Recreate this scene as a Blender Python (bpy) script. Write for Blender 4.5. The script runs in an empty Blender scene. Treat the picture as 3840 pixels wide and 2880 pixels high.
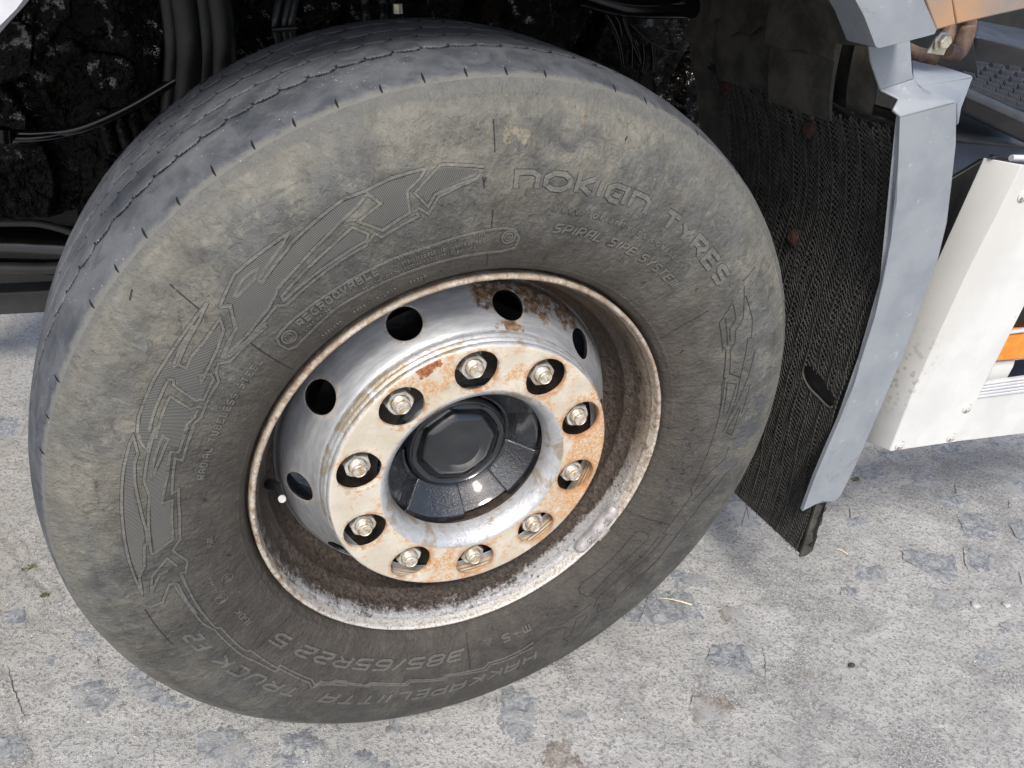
import bpy, bmesh, math, json, random
import numpy as np
from mathutils import Vector, Matrix
import mathutils.geometry as mgeo
random.seed(7); rng=np.random.default_rng(7)
PI=math.pi; R_=math.radians
sc=bpy.context.scene; col=sc.collection
HZ=.517                                   # height of the wheel hub above the ground
# ---------------------------------------------------------------- camera
CR=np.array([[0.91419039,-0.39602476,0.08614124],[-0.1424763,-0.51301508,-0.8464727],[0.37941591,0.76156412,-0.5254176]])
CP_=np.array([-0.32961684,-0.74439462,0.65407237]); FPX=2798.5764
cam=bpy.data.cameras.new('camera'); co=bpy.data.objects.new('camera',cam); col.objects.link(co)
mw=Matrix(((CR[0][0],-CR[1][0],-CR[2][0],CP_[0]),(CR[0][1],-CR[1][1],-CR[2][1],CP_[1]),(CR[0][2],-CR[1][2],-CR[2][2],CP_[2]+HZ),(0,0,0,1)))
co.matrix_world=mw; cam.sensor_width=36; cam.lens=FPX/3840*36; cam.clip_start=.02; cam.clip_end=500
sc.camera=co
# ---------------------------------------------------------------- world and sun
SUN_EL,SUN_AZ=R_(52),R_(205)              # azimuth clockwise from +y
w=bpy.data.worlds.new('World'); sc.world=w; w.use_nodes=True
nt=w.node_tree; sky=nt.nodes.new('ShaderNodeTexSky'); sky.sky_type='NISHITA'; sky.sun_disc=False
sky.sun_elevation=SUN_EL; sky.sun_rotation=SUN_AZ; sky.air_density=1.0; sky.dust_density=3.0; sky.ozone_density=1.0
bg=nt.nodes['Background']; nt.links.new(sky.outputs[0],bg.inputs[0]); bg.inputs[1].default_value=.15
sd=bpy.data.lights.new('sun','SUN'); sd.energy=2.5; sd.angle=R_(15); sd.color=(1,.95,.87)
so=bpy.data.objects.new('sun',sd); col.objects.link(so)
dv=Vector((math.sin(SUN_AZ)*math.cos(SUN_EL),math.cos(SUN_AZ)*math.cos(SUN_EL),math.sin(SUN_EL)))
so.rotation_euler=dv.to_track_quat('Z','Y').to_euler(); so.location=(0,-3,4)
sc.view_settings.view_transform='Standard'; sc.view_settings.look='None'; sc.view_settings.gamma=1; sc.view_settings.exposure=.33
sc.render.resolution_x=1024; sc.render.resolution_y=768
# ---------------------------------------------------------------- geometry helpers (coordinates relative to the hub centre)
def ray(x,y):
    d=CR.T@np.array([(x-1920)/FPX,(y-1440)/FPX,1.]); return d
def at_y(x,y,Y):
    d=ray(x,y); return CP_+d*(Y-CP_[1])/d[1]
def at_z(x,y,Z):
    d=ray(x,y); return CP_+d*(Z-CP_[2])/d[2]
def tag(o,label=None,cat=None,group=None,kind=None):
    if label:o['label']=label
    if cat:o['category']=cat
    if group:o['group']=group
    if kind:o['kind']=kind
    return o
def empty(name,loc,label,cat,group=None):
    o=bpy.data.objects.new(name,None); o.location=loc; o.empty_display_size=.1; col.objects.link(o); return tag(o,label,cat,group)
def wloc(o):
    l=Vector((0,0,0))
    while o is not None: l+=o.location; o=o.parent
    return l
def link(name,me,parent=None,loc=None,rot=None):
    """loc = world location of the mesh origin (default: the hub centre)"""
    o=bpy.data.objects.new(name,me); col.objects.link(o)
    l=Vector(loc) if loc is not None else Vector((0,0,HZ))
    if parent is not None: o.parent=parent; l=l-wloc(parent)
    o.location=l
    if rot is not None:o.rotation_euler=rot
    return o
def mesh(name,V,F,mats,idx=None,smooth=True,angle=35):
    me=bpy.data.meshes.new(name)
    V=np.asarray(V,np.float32)
    if isinstance(F,np.ndarray):
        n,k=F.shape; me.vertices.add(len(V)); me.vertices.foreach_set('co',V.ravel())
        me.loops.add(n*k); me.loops.foreach_set('vertex_index',F.astype(np.int32).ravel())
        me.polygons.add(n); me.polygons.foreach_set('loop_start',np.arange(0,n*k,k,dtype=np.int32)); me.polygons.foreach_set('loop_total',np.full(n,k,np.int32))
        me.update(calc_edges=True)
    else: me.from_pydata([tuple(map(float,v)) for v in V],[],[list(map(int,f)) for f in F])
    for m in (mats if isinstance(mats,(list,tuple)) else [mats]): me.materials.append(m)
    if idx is not None: me.polygons.foreach_set('material_index',np.asarray(idx,np.int32))
    if smooth:
        me.polygons.foreach_set('use_smooth',np.ones(len(me.polygons),bool))
        if angle: me.set_sharp_from_angle(angle=R_(angle))
    me.update(); return me
def grid_faces(a,b,wrap=False):
    i=np.arange(a if wrap else a-1)[:,None]; j=np.arange(b-1)[None]
    i2=(i+1)%a; return np.stack([i*b+j,i2*b+j,i2*b+j+1,i*b+j+1],-1).reshape(-1,4)
def revolve(name,prof,mat,parent,n=256,a0=0,a1=2*PI,flip=False,angle=35):
    """prof: (r,y) pairs"""
    prof=np.array(prof,float); full=abs(a1-a0-2*PI)<1e-6
    th=np.linspace(a0,a1,n,endpoint=not full)
    V=np.stack([prof[None,:,0]*np.cos(th)[:,None],np.repeat(prof[None,:,1],n,0),prof[None,:,0]*np.sin(th)[:,None]],-1).reshape(-1,3)
    F=grid_faces(n,len(prof),full)
    if flip:F=F[:,::-1]
    return link(name,mesh(name,V,F,mat,angle=angle),parent)
def spline(cp,n):
    cp=np.array(cp,float);P=np.vstack([2*cp[0]-cp[1],cp,2*cp[-1]-cp[-2]]);o=[]
    for i in range(1,len(P)-2):
        t=np.linspace(0,1,n,endpoint=False)[:,None];a,b,c,d=P[i-1:i+3]
        o.append(.5*((2*b)+(c-a)*t+(2*a-5*b+4*c-d)*t*t+(3*b-a-3*c+d)*t**3))
    o.append(cp[-1:]);return np.concatenate(o)
def bmobj(name,bm,mat,parent,loc=None,smooth=True,angle=35,bevel=None,rot=None):
    bmesh.ops.recalc_face_normals(bm,faces=bm.faces)
    me=bpy.data.meshes.new(name); bm.to_mesh(me); bm.free()
    for m in (mat if isinstance(mat,(list,tuple)) else [mat]): me.materials.append(m)
    if smooth:
        me.polygons.foreach_set('use_smooth',np.ones(len(me.polygons),bool)); me.set_sharp_from_angle(angle=R_(angle))
    o=link(name,me,parent,loc,rot)
    if bevel:
        m=o.modifiers.new('bevel','BEVEL'); m.width=bevel; m.segments=3; m.limit_method='ANGLE'; m.angle_limit=R_(30); m.harden_normals=False
    return o
def extr(bm,pts,vec):
    """closed prism from a loop of points and an extrusion vector"""
    a=[bm.verts.new(p) for p in pts]; b=[bm.verts.new(np.array(p)+np.array(vec)) for p in pts]
    n=len(a); bm.faces.new(a); bm.faces.new(b[::-1])
    for i in range(n): bm.faces.new((a[i],b[i],b[(i+1)%n],a[(i+1)%n]))
def slab(name,pix,Y,depth,mat,parent,bevel=.003,angle=35):
    """plate standing in the plane y=Y (or per-point depth), outline found by sighting, real thickness inward"""
    pts=[at_y(p[0],p[1],p[2] if len(p)>2 else Y) for p in pix]
    bm=bmesh.new(); extr(bm,pts,(0,depth,0)); 
    bmesh.ops.triangulate(bm,faces=[f for f in bm.faces if len(f.verts)>4])
    return bmobj(name,bm,mat,parent,bevel=bevel,angle=angle)
def box(bm,c,s,rot=None):
    r=bmesh.ops.create_cube(bm,size=1); vs=r['verts']
    bmesh.ops.scale(bm,vec=s,verts=vs)
    if rot is not None: bmesh.ops.rotate(bm,cent=(0,0,0),matrix=rot,verts=vs)
    bmesh.ops.translate(bm,vec=c,verts=vs); return vs
def tube(name,pts,rad,mat,parent,seg=10,sub=6):
    """round tube along a smooth path, closed at its ends"""
    P=spline(pts,sub) if len(pts)>2 else np.array(pts,float)
    T=np.gradient(P,axis=0); T/=np.linalg.norm(T,axis=1)[:,None]
    up=np.array([0.,0,1]) if abs(T[0][2])<.9 else np.array([1.,0,0])
    V=[];n=len(P)
    nrm=np.cross(T[0],up); nrm/=np.linalg.norm(nrm)
    rr=np.broadcast_to(np.atleast_1d(rad),(n,)) if np.ndim(rad)==0 else np.interp(np.linspace(0,1,n),np.linspace(0,1,len(rad)),rad)
    for i in range(n):
        nrm=nrm-T[i]*np.dot(nrm,T[i]); nrm/=np.linalg.norm(nrm); bi=np.cross(T[i],nrm)
        for k in range(seg):
            a=2*PI*k/seg; V.append(P[i]+rr[i]*(math.cos(a)*nrm+math.sin(a)*bi))
    F=[[i*seg+k,i*seg+(k+1)%seg,(i+1)*seg+(k+1)%seg,(i+1)*seg+k] for i in range(n-1) for k in range(seg)]
    F+= [list(range(seg))[::-1],[(n-1)*seg+k for k in range(seg)]]
    return link(name,mesh(name,V,F,mat,angle=50),parent)
# hashed value noise in numpy, for displaced surfaces
def vnoise(p,seed=0):
    p=np.asarray(p,float); i=np.floor(p).astype(np.int64); f=p-i; f=f*f*(3-2*f)
    def h(a): 
        v=(a[...,0]*374761393+a[...,1]*668265263+a[...,2]*2147483647+seed*974711)&0xffffffff
        v=((v^(v>>13))*1274126177)&0xffffffff; v^=v>>16; return (v&0xffff)/65535.*2-1
    o=0
    for dx in(0,1):
        for dy in(0,1):
            for dz in(0,1):
                wgt=(f[...,0] if dx else 1-f[...,0])*(f[...,1] if dy else 1-f[...,1])*(f[...,2] if dz else 1-f[...,2])
                o=o+wgt*h(i+np.array([dx,dy,dz]))
    return o
def fbm(p,oc=4,seed=0):
    p=np.asarray(p,float); o=0;a=1;t=0
    for k in range(oc): o=o+a*vnoise(p*2**k,seed+k); t+=a; a*=.5
    return o/t
DA=-6.5                                   # turn of the wheel about its axle against the measured marks (degrees)
# ---------------------------------------------------------------- materials
class MB:
    def __init__(s,name):
        s.m=bpy.data.materials.new(name); s.m.use_nodes=True; s.t=s.m.node_tree; s.b=s.t.nodes['Principled BSDF']
        tc=s.t.nodes.new('ShaderNodeTexCoord'); s.P=tc.outputs['Object']
        if 'nut' in name or 'stud' in name or 'bolt' in name:      # copies weather differently
            oi=s.t.nodes.new('ShaderNodeObjectInfo'); va=s.t.nodes.new('ShaderNodeVectorMath'); va.operation='MULTIPLY_ADD'
            s.t.links.new(oi.outputs['Random'],va.inputs[0]); va.inputs[1].default_value=(7.3,0,5.1); s.t.links.new(tc.outputs['Object'],va.inputs[2]); s.P=va.outputs[0]
        s.sep=None
    def set(s,sock,v):
        if isinstance(v,bpy.types.NodeSocket): s.t.links.new(v,sock)
        elif v is not None:
            if isinstance(v,(tuple,list)) and len(v)==3 and sock.type=='RGBA': v=(*v,1)
            sock.default_value=v
    def noise(s,scale,detail=4,rough=.55,dist=0,vec=None):
        n=s.t.nodes.new('ShaderNodeTexNoise'); s.set(n.inputs['Vector'],vec or s.P); n.inputs['Scale'].default_value=scale
        n.inputs['Detail'].default_value=detail; n.inputs['Roughness'].default_value=rough; n.inputs['Distortion'].default_value=dist; return n.outputs[0]
    def voro(s,scale,feature='F1',rnd=1,out=0,vec=None):
        n=s.t.nodes.new('ShaderNodeTexVoronoi'); n.feature=feature; s.set(n.inputs['Vector'],vec or s.P); n.inputs['Scale'].default_value=scale; n.inputs['Randomness'].default_value=rnd; return n.outputs[out]
    def scaled(s,v,off=(0,0,0)):
        n=s.t.nodes.new('ShaderNodeMapping'); s.set(n.inputs[0],s.P); n.inputs['Scale'].default_value=v; n.inputs['Location'].default_value=off; return n.outputs[0]
    def xyz(s):
        if s.sep is None: n=s.t.nodes.new('ShaderNodeSeparateXYZ'); s.set(n.inputs[0],s.P); s.sep=n.outputs
        return s.sep
    def math(s,op,a,b=None,c=None):
        n=s.t.nodes.new('ShaderNodeMath'); n.operation=op; s.set(n.inputs[0],a); s.set(n.inputs[1],b); s.set(n.inputs[2],c); return n.outputs[0]
    def add(s,a,b): return s.math('ADD',a,b)
    def mul(s,a,b): return s.math('MULTIPLY',a,b)
    def step(s,v,a,b):
        n=s.t.nodes.new('ShaderNodeMapRange'); n.interpolation_type='SMOOTHSTEP'; s.set(n.inputs[0],v); n.inputs[1].default_value=a; n.inputs[2].default_value=b; return n.outputs[0]
    def lin(s,v,a,b,c=0,d=1):
        n=s.t.nodes.new('ShaderNodeMapRange'); s.set(n.inputs[0],v); n.inputs[1].default_value=a; n.inputs[2].default_value=b; n.inputs[3].default_value=c; n.inputs[4].default_value=d; return n.outputs[0]
    def mix(s,f,a,b,mode='MIX'):
        n=s.t.nodes.new('ShaderNodeMix'); n.data_type='RGBA'; n.blend_type=mode; s.set(n.inputs[0],f); s.set(n.inputs[6],a); s.set(n.inputs[7],b); return n.outputs[2]
    def rad(s):
        x=s.xyz(); return s.math('SQRT',s.add(s.mul(x[0],x[0]),s.mul(x[2],x[2])))
    def ang(s):
        x=s.xyz(); return s.math('ARCTAN2',x[2],x[0])
    def spot(s,pts,rad,wob=.02,nscale=30):
        """soft-edged blots of wear round given places"""
        o=None; nz=s.mul(s.math('SUBTRACT',s.noise(nscale,6,.65),.5),wob*4)
        for p in pts:
            n=s.t.nodes.new('ShaderNodeVectorMath'); n.operation='DISTANCE'; s.set(n.inputs[0],s.P); n.inputs[1].default_value=(p[0]*math.cos(R_(DA))-p[2]*math.sin(R_(DA)),p[1],p[0]*math.sin(R_(DA))+p[2]*math.cos(R_(DA)))
            r=p[3] if len(p)>3 else rad
            v=s.step(s.add(n.outputs['Value'],nz),r,r*.75); o=v if o is None else s.math('MAXIMUM',o,v)
        return o
    def bump(s,h,strength=.5,dist=.002,prev=None):
        n=s.t.nodes.new('ShaderNodeBump'); n.inputs['Strength'].default_value=strength; n.inputs['Distance'].default_value=dist; s.set(n.inputs['Height'],h)
        if prev is not None: s.set(n.inputs['Normal'],prev)
        return n.outputs[0]
    def out(s,color,rough=.6,metal=0,bump=None,spec=None,coat=0):
        s.set(s.b.inputs['Base Color'],color); s.set(s.b.inputs['Roughness'],rough); s.set(s.b.inputs['Metallic'],metal)
        if bump is not None: s.set(s.b.inputs['Normal'],bump)
        if spec is not None: s.set(s.b.inputs['Specular IOR Level'],spec)
        if coat: s.b.inputs['Coat Weight'].default_value=coat; s.b.inputs['Coat Roughness'].default_value=.08
        return s.m
M={}
def simple_(name):
    b=MB(name); return b.out((.012,.013,.015),.85,0,None,.2)
def rubber_side(name,extra=0,dark=False):
    b=MB(name); r=b.rad(); z=b.xyz()[2]; x=b.xyz()[0]
    big=b.noise(5,5,.6); mid=b.noise(22,6,.62,.3); fine=b.noise(140,5,.6); 
    base=b.mix(b.step(z,-.15,.25),b.mix(b.step(mid,.35,.7),(.048,.045,.042),(.080,.074,.066)),b.mix(b.step(mid,.35,.7),(.062,.057,.050),(.104,.096,.083)))
    # road dust: heavier towards the tread and on the upper half
    lim=b.lin(z,-.45,.45,.060,-.055)
    d=b.add(b.math('SUBTRACT',r,lim),b.mul(b.math('SUBTRACT',big,.5),.13))
    m1=b.mul(b.step(d,.31,.52),.84)
    m1=b.mul(m1,b.lin(mid,.30,.60,.40,1))
    dust=b.mix(b.step(b.noise(13,5,.6,.4),.42,.64),(.138,.143,.140),(.222,.214,.182))
    dust=b.mix(b.mul(b.step(b.noise(55,7,.75,.6),.52,.64),.48),dust,(.32,.305,.25))
    dust=b.mix(b.mul(b.step(b.noise(9,6,.65,.8),.56,.68),.62),dust,(.085,.092,.105))
    dust=b.mix(b.mul(b.step(b.noise(40,7,.75,1.2),.52,.64),.75),dust,(.075,.079,.080))
    c=b.mix(m1,base,dust)
    c=b.mix(b.mul(b.step(b.add(r,b.mul(b.math('SUBTRACT',b.noise(60,6,.7),.5),.016)),.5045,.5095),.8),c,(.085,.091,.10))
    # brown tint beside the bead, tan blot near the top, dry streak at the lower shoulder
    c=b.mix(b.mul(b.step(r,.37,.32),.35),c,(.082,.068,.055))
    c=b.mix(b.mul(b.step(b.add(r,b.mul(mid,.03)),.485,.512),.4),c,(.21,.203,.172))
    c=b.mix(b.mul(b.spot([(-.057,-.028,.467,.008),(-.045,-.028,.464,.007)],.010,.012,120),.42),c,(.36,.31,.20))
    c=b.mix(b.mul(b.spot([(.03,-.02,.485,.007)],.01,.010,120),.6),c,(.30,.22,.13))
    c=b.mix(b.mul(b.spot([(.44,-.03,.05,.03),(.45,-.02,.11,.022),(.435,-.03,-.01,.024)],.03,.022,26),.55),c,(.075,.082,.095))
    # small white and dark grit
    sp=b.voro(260,'F1'); c=b.mix(b.mul(b.step(sp,.10,.05),b.step(b.noise(70,2),.55,.62)),c,(.55,.53,.48))
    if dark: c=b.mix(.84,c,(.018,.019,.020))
    elif extra: c=b.mix(.30,c,(.25,.247,.23))
    pol=b.t.nodes.new('ShaderNodeCombineXYZ'); b.set(pol.inputs[0],b.mul(b.ang(),.42)); b.set(pol.inputs[1],b.mul(r,.35)); 
    scr=b.noise(60,5,.7,.2,vec=pol.outputs[0])
    n=b.bump(mid,.5,.008); n=b.bump(b.noise(75,6,.72,.8),.8,.005,n); n=b.bump(scr,.8,.004,n); n=b.bump(fine,.8,.0022,n); n=b.bump(b.noise(420,3,.6),.35,.0005,n)
    return b.out(c,b.lin(m1,0,1,.55,.92),0,n,.35)
M['side']=rubber_side('dusty_sidewall_rubber'); M['raised']=rubber_side('raised_sidewall_rubber',1); M['gap']=rubber_side('dark_rubber_edge_shade',0,True)  # the gap copy is darkened to paint edge shade round the relief
def f():
    b=MB('worn_tread_rubber'); big=b.noise(9,5,.6); mid=b.noise(35,6,.65,.4); 
    c=b.mix(b.step(mid,.32,.68),(.050,.056,.067),(.100,.107,.120)); c=b.mix(b.mul(b.step(big,.48,.68),.5),c,(.15,.156,.165))
    c=b.mix(b.mul(b.step(b.noise(14,6,.7,1),.55,.66),.5),c,(.03,.036,.05))
    y_=b.xyz()[1]; sh_=b.mul(b.step(b.add(y_,b.mul(b.math('SUBTRACT',b.noise(60,6,.7),.5),.022)),.004,-.003),.75); c=b.mix(sh_,c,(.17,.168,.15))
    sp=b.voro(190); c=b.mix(b.mul(b.step(sp,.13,.07),b.step(b.noise(40,2),.5,.6)),c,(.5,.5,.48))
    n=b.bump(mid,.5,.003); n=b.bump(b.noise(160,6,.7),.7,.0020,n)
    return b.out(c,.68,0,n,.35)
M['tread']=f()
M['groove']=simple_('dark_groove_rubber')  # near-black for groove faces and edge slits
def f():   # silver painted steel of the wheel disc, rust at the hand holes
    b=MB('silver_disc_paint'); pol=b.t.nodes.new('ShaderNodeCombineXYZ'); b.set(pol.inputs[0],b.mul(b.ang(),.25)); b.set(pol.inputs[1],b.mul(b.xyz()[1],6))
    st=b.noise(30,5,.6,0,pol.outputs[0]); mid=b.noise(40,6,.65)
    c=b.mix(b.step(st,.35,.65),(.47,.49,.52),(.60,.62,.65))
    c=b.mix(b.mul(b.step(b.noise(16,5,.6),.45,.7),.4),c,(.36,.37,.39))
    pts=[]
    for k in range(10):
        a=R_(154.5+36-36*k); pts.append((.230*math.cos(a),.0625,.230*math.sin(a),.0325))
    A=R_(82.5); pts2=[(.245*math.cos(A+.05),.08,.245*math.sin(A+.05),.042),(.246*math.cos(A-.2),.085,.246*math.sin(A-.2),.040),(.25*math.cos(A-.42),.092,.25*math.sin(A-.42),.036),(.213*math.cos(A+.02),.036,.213*math.sin(A+.02),.020)]
    rusty=b.mul(b.spot(pts,.034,.006,70),b.step(b.noise(140,6,.7),.44,.56))
    c=b.mix(b.mul(rusty,.8),c,b.mix(b.noise(60),(.25,.17,.09),(.42,.36,.28)))
    hv=b.mul(b.spot(pts2,.04,.014,50),b.step(b.noise(90,6,.7),.36,.5))
    c=b.mix(hv,c,b.mix(b.step(b.noise(120,5,.7),.4,.65),(.085,.052,.032),(.30,.20,.12)))
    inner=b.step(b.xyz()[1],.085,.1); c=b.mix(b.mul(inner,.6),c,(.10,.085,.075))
    n=b.bump(st,.25,.0012); n=b.bump(b.noise(150,5,.65),.25,.0008,n)
    return b.out(c,b.lin(mid,.3,.7,.36,.50),b.math('SUBTRACT',.55,b.mul(b.math('MAXIMUM',hv,rusty),.53)),n)
M['disc']=f()
def f():   # nut guard ring: chalky cream paint, orange rust bloom, bare silver on its rolled edge
    b=MB('chalky_ring_paint'); r=b.rad(); x=b.xyz(); mid=b.noise(55,7,.68,.4); fine=b.noise(260,5,.65,.6)
    c=b.mix(b.step(b.noise(18,4,.5),.35,.65),(.53,.475,.385),(.63,.585,.50))
    side=b.add(b.mul(x[0],.75),b.mul(b.math('MULTIPLY',x[2],-1),.28))      # more rust on the right and lower side
    rm=b.add(b.mul(b.step(b.noise(9,5,.65,.5),.40,.66),.22),b.add(mid,b.mul(side,.55)))
    c=b.mix(b.mul(b.step(rm,.50,.80),.45),c,(.62,.43,.25))
    rust=b.mul(b.step(rm,.56,.74),b.step(fine,.42,.54))
    c=b.mix(b.mul(rust,.82),c,b.mix(b.noise(120),(.46,.17,.045),(.60,.33,.13)))
    hp=[]
    for k in range(10):
        a=R_(99.7-36*k); hp.append((.1675*math.cos(a),0,.1675*math.sin(a),.0375))
    ed=b.mul(b.spot(hp,.037,.004,90),b.step(b.add(b.noise(80,6,.7),b.mul(side,.5)),.40,.52))
    c=b.mix(b.mul(ed,.8),c,(.42,.18,.06))
    # flaked strong rust patch above the upper left holes
    a=R_(120); c=b.mix(b.mul(b.spot([(.198*math.cos(a),.001,.198*math.sin(a),.013),(.200*math.cos(a-.07),.001,.2*math.sin(a-.07),.011)],.012,.006,90),.95),c,b.mix(b.step(fine,.35,.6),(.12,.04,.02),(.42,.14,.04)))
    edge=b.math('MAXIMUM',b.step(b.add(r,b.mul(mid,.004)),.2025,.2045),b.step(b.add(r,b.mul(mid,.006)),.139,.135))
    up=b.step(b.add(b.mul(x[2],1),b.mul(x[0],-.8)),-.14,.06)
    upper=b.math('MAXIMUM',b.step(b.add(b.math('SUBTRACT',r,.20),b.mul(x[1],.5)),.001,.004),0)
    silver=b.mix(b.step(mid,.35,.65),(.50,.52,.55),(.63,.65,.68))
    grime=b.mul(b.step(b.noise(24,6,.7,.6),.50,.60),.75)
    sil=b.mix(grime,silver,b.mix(fine,(.30,.20,.10),(.45,.38,.27)))
    isin=b.step(r,.137,.134)
    m=b.math('MAXIMUM',b.mul(upper,up),isin); c=b.mix(b.mul(m,.92),c,sil)
    chip=b.mul(b.step(b.voro(34),.16,.13),b.step(b.noise(15),.5,.55)); c=b.mix(b.mul(chip,.7),c,(.45,.36,.24))
    n=b.bump(fine,.6,.0014); n=b.bump(mid,.5,.0025,n)
    return b.out(c,b.lin(m,0,1,.58,.34),b.mul(m,.5),n,.4)
M['ring']=f()
def f():
    b=MB('rusted_rim_lip_paint'); mid=b.noise(70,7,.7,.5); fine=b.noise(300,5,.7,.5); x=b.xyz()
    c=b.mix(b.step(fine,.35,.65),(.38,.33,.27),(.60,.56,.50))
    c=b.mix(b.mul(b.step(mid,.48,.60),.85),c,b.mix(fine,(.16,.095,.055),(.36,.23,.13)))
    c=b.mix(b.mul(b.step(b.noise(160,6,.7),.58,.64),.85),c,(.10,.055,.03))
    up=b.mul(b.step(x[2],-.02,.16),.62); c=b.mix(b.mul(up,b.step(b.noise(34,6,.7),.34,.56)),c,(.27,.20,.145)); low=b.mul(b.step(x[2],-.10,-.24),.7); c=b.mix(b.mul(low,b.step(fine,.38,.5)),c,(.72,.72,.70))
    n=b.bump(fine,.6,.0016); n=b.bump(mid,.5,.0024,n)
    return b.out(c,.5,b.mul(low,.4),n)
M['lip']=f()
def f():   # inside of the rim: brown grime over silver, painted brighter low down where it faces up to the light
    b=MB('grimy_rim_barrel'); x=b.xyz(); y=x[1]; mid=b.noise(38,7,.7,.6); fine=b.noise(170,6,.72,.8); big=b.noise(8,4,.6)
    grime=b.mix(b.step(fine,.35,.65),(.022,.016,.013),(.105,.080,.064))
    silver=b.mix(b.step(fine,.3,.7),(.40,.39,.39),(.55,.555,.57))
    low=b.step(b.math('MULTIPLY',x[2],-1),-.02,.20)
    amt=b.add(b.mul(b.step(y,.060,.014),.26),b.mul(low,.12))
    low2=b.step(y,.062,.022); amt=b.add(amt,b.mul(b.mul(b.step(x[0],.05,.2),b.step(y,.046,.03)),.16))
    m=b.step(b.add(b.add(b.mul(mid,.62),b.mul(fine,.38)),amt),.76,.92); pit=b.step(b.voro(120,'F1'),.30,.16); m=b.mul(m,b.math('SUBTRACT',1,b.mul(pit,b.mul(b.step(b.noise(50,3),.42,.56),.85))))
    c=b.mix(m,grime,b.mix(low,b.mix(fine,(.17,.13,.095),(.30,.25,.19)),silver))
    c=b.mix(b.mul(b.step(b.math('MULTIPLY',x[2],1),.1,.22),.5),c,b.mix(mid,(.06,.035,.022),(.17,.11,.07)))
    n=b.bump(fine,1,.0035); n=b.bump(mid,.7,.005,n)
    return b.out(c,b.lin(m,0,1,.38,.36),b.mul(m,.40),n,.5)
M['barrel']=f()
def simple(name,c1,c2,rough,metal=0,ns=40,bs=.3,bd=.001,spec=None,coat=0,fs=None):
    b=MB(name); n=b.noise(ns,6,.65); c=b.mix(b.step(n,.35,.65),c1,c2); bb=b.bump(b.noise(fs or ns*4,5,.65),bs,bd); return b.out(c,rough,metal,bb,spec,coat)
M['nut']=simple('weathered_nut_steel',(.40,.36,.29),(.72,.71,.69),.40,.35,60,.6,.0010)
def f():
    b=MB('stud_end_steel'); y=b.xyz()[1]; n=b.noise(150,6,.7)
    c=b.mix(b.step(n,.45,.62),(.62,.60,.54),(.42,.29,.14)); c=b.mix(b.step(y,-.001,.0015),b.mix(b.step(n,.42,.60),(.76,.74,.69),(.50,.36,.19)),c)
    return b.out(c,.4,.5,b.bump(n,.5,.0006))
M['stud']=f()
M['hub']=simple('glossy_black_hub_paint',(.008,.010,.013),(.014,.017,.022),.14,0,30,.35,.0012,.6,.8,90)
M['hubrough']=simple('orange_peel_black_hub_paint',(.007,.009,.014),(.013,.017,.025),.20,0,30,.9,.0022,.8,.8,230)
M['cavity']=simple('dark_rusty_disc_face',(.022,.018,.016),(.06,.042,.032),.45,0,60,.7,.003)
M['drum']=simple('black_brake_drum',(.006,.006,.008),(.012,.012,.014),.4,0,30,.6,.003)
M['lead']=simple('scuffed_lead_weight',(.27,.255,.26),(.46,.44,.44),.48,.15,60,.6,.0014)
M['blackrub']=simple('black_rubber',(.008,.009,.010),(.014,.015,.017),.4)
M['white']=simple('white_plastic',(.50,.49,.46),(.60,.59,.56),.5)
M['stamp']=simple('stamped_mark',(.09,.08,.08),(.14,.13,.13),.6)
def f():
    b=MB('grey_mudguard_plastic'); mid=b.noise(14,5,.6); fine=b.noise(300,4,.6)
    c=b.mix(b.step(mid,.35,.65),(.225,.247,.276),(.272,.295,.325)); c=b.mix(b.mul(b.step(b.noise(40,6,.7),.60,.68),.35),c,(.50,.52,.53))
    c=b.mix(b.mul(b.step(b.noise(9,7,.75,1.4),.60,.66),.45),c,(.17,.17,.17)); c=b.mix(b.mul(b.step(b.noise(70,7,.8,2),.66,.69),.5),c,(.55,.56,.56))
    return b.out(c,.42,0,b.bump(fine,.12,.0004),.5)
M['trim']=f()
M['inner']=simple('dusty_black_plastic',(.034,.032,.029),(.085,.078,.066),.62,0,22,.4,.002)
M['net']=simple('spray_net_plastic',(.040,.040,.040),(.075,.073,.066),.7,0,60,.3,.0006,.2)
M['netback']=simple('net_backing_plastic',(.007,.007,.007),(.015,.014,.013),.6,0,40,.4,.001)
M['rustbolt']=simple('rusted_bolt',(.030,.016,.012),(.10,.040,.024),.8,0,160,1,.003)
def f():
    b=MB('chipped_white_paint'); x=b.xyz(); fine=b.noise(90,5,.65); 
    c=b.mix(b.step(b.noise(10,5,.6),.35,.65),(.60,.61,.60),(.68,.69,.675))
    along=b.add(x[0],b.mul(x[2],-.30)); end=b.step(along,.735,.675); c=b.mix(b.mul(end,.5),c,(.58,.56,.52))
    lowz=b.step(x[2],.20,.0)
    c=b.mix(b.mul(b.mul(b.step(b.add(b.voro(95,'F1'),b.mul(b.noise(150,3),.2)),.54,.42),end),b.mul(b.step(b.noise(30,3,.6),.36,.48),lowz)),c,(.24,.20,.175))
    c=b.mix(b.mul(b.step(b.voro(24,'F1'),.055,.04),.45),c,(.35,.32,.29)); c=b.mix(b.mul(b.step(b.noise(30,7,.75,1.5),.66,.70),.35),c,(.42,.40,.37))
    return b.out(c,.38,0,b.bump(fine,.12,.0006),.5)
M['skirt']=f()
M['skirtend']=M['skirt']
M['alu']=simple('ribbed_aluminium',(.70,.71,.73),(.78,.79,.80),.4,.35,30,.2,.0005)
M['orange']=simple('orange_lens',(.85,.22,.01),(.90,.30,.02),.18,0,60,.2,.0006,.6,.4)
M['step']=simple('black_step_plastic',(.030,.032,.038),(.050,.053,.060),.45,0,20,.3,.001)
M['navy']=simple('dark_blue_panel',(.020,.032,.060),(.032,.048,.085),.35,0,14,.2,.001)
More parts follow.
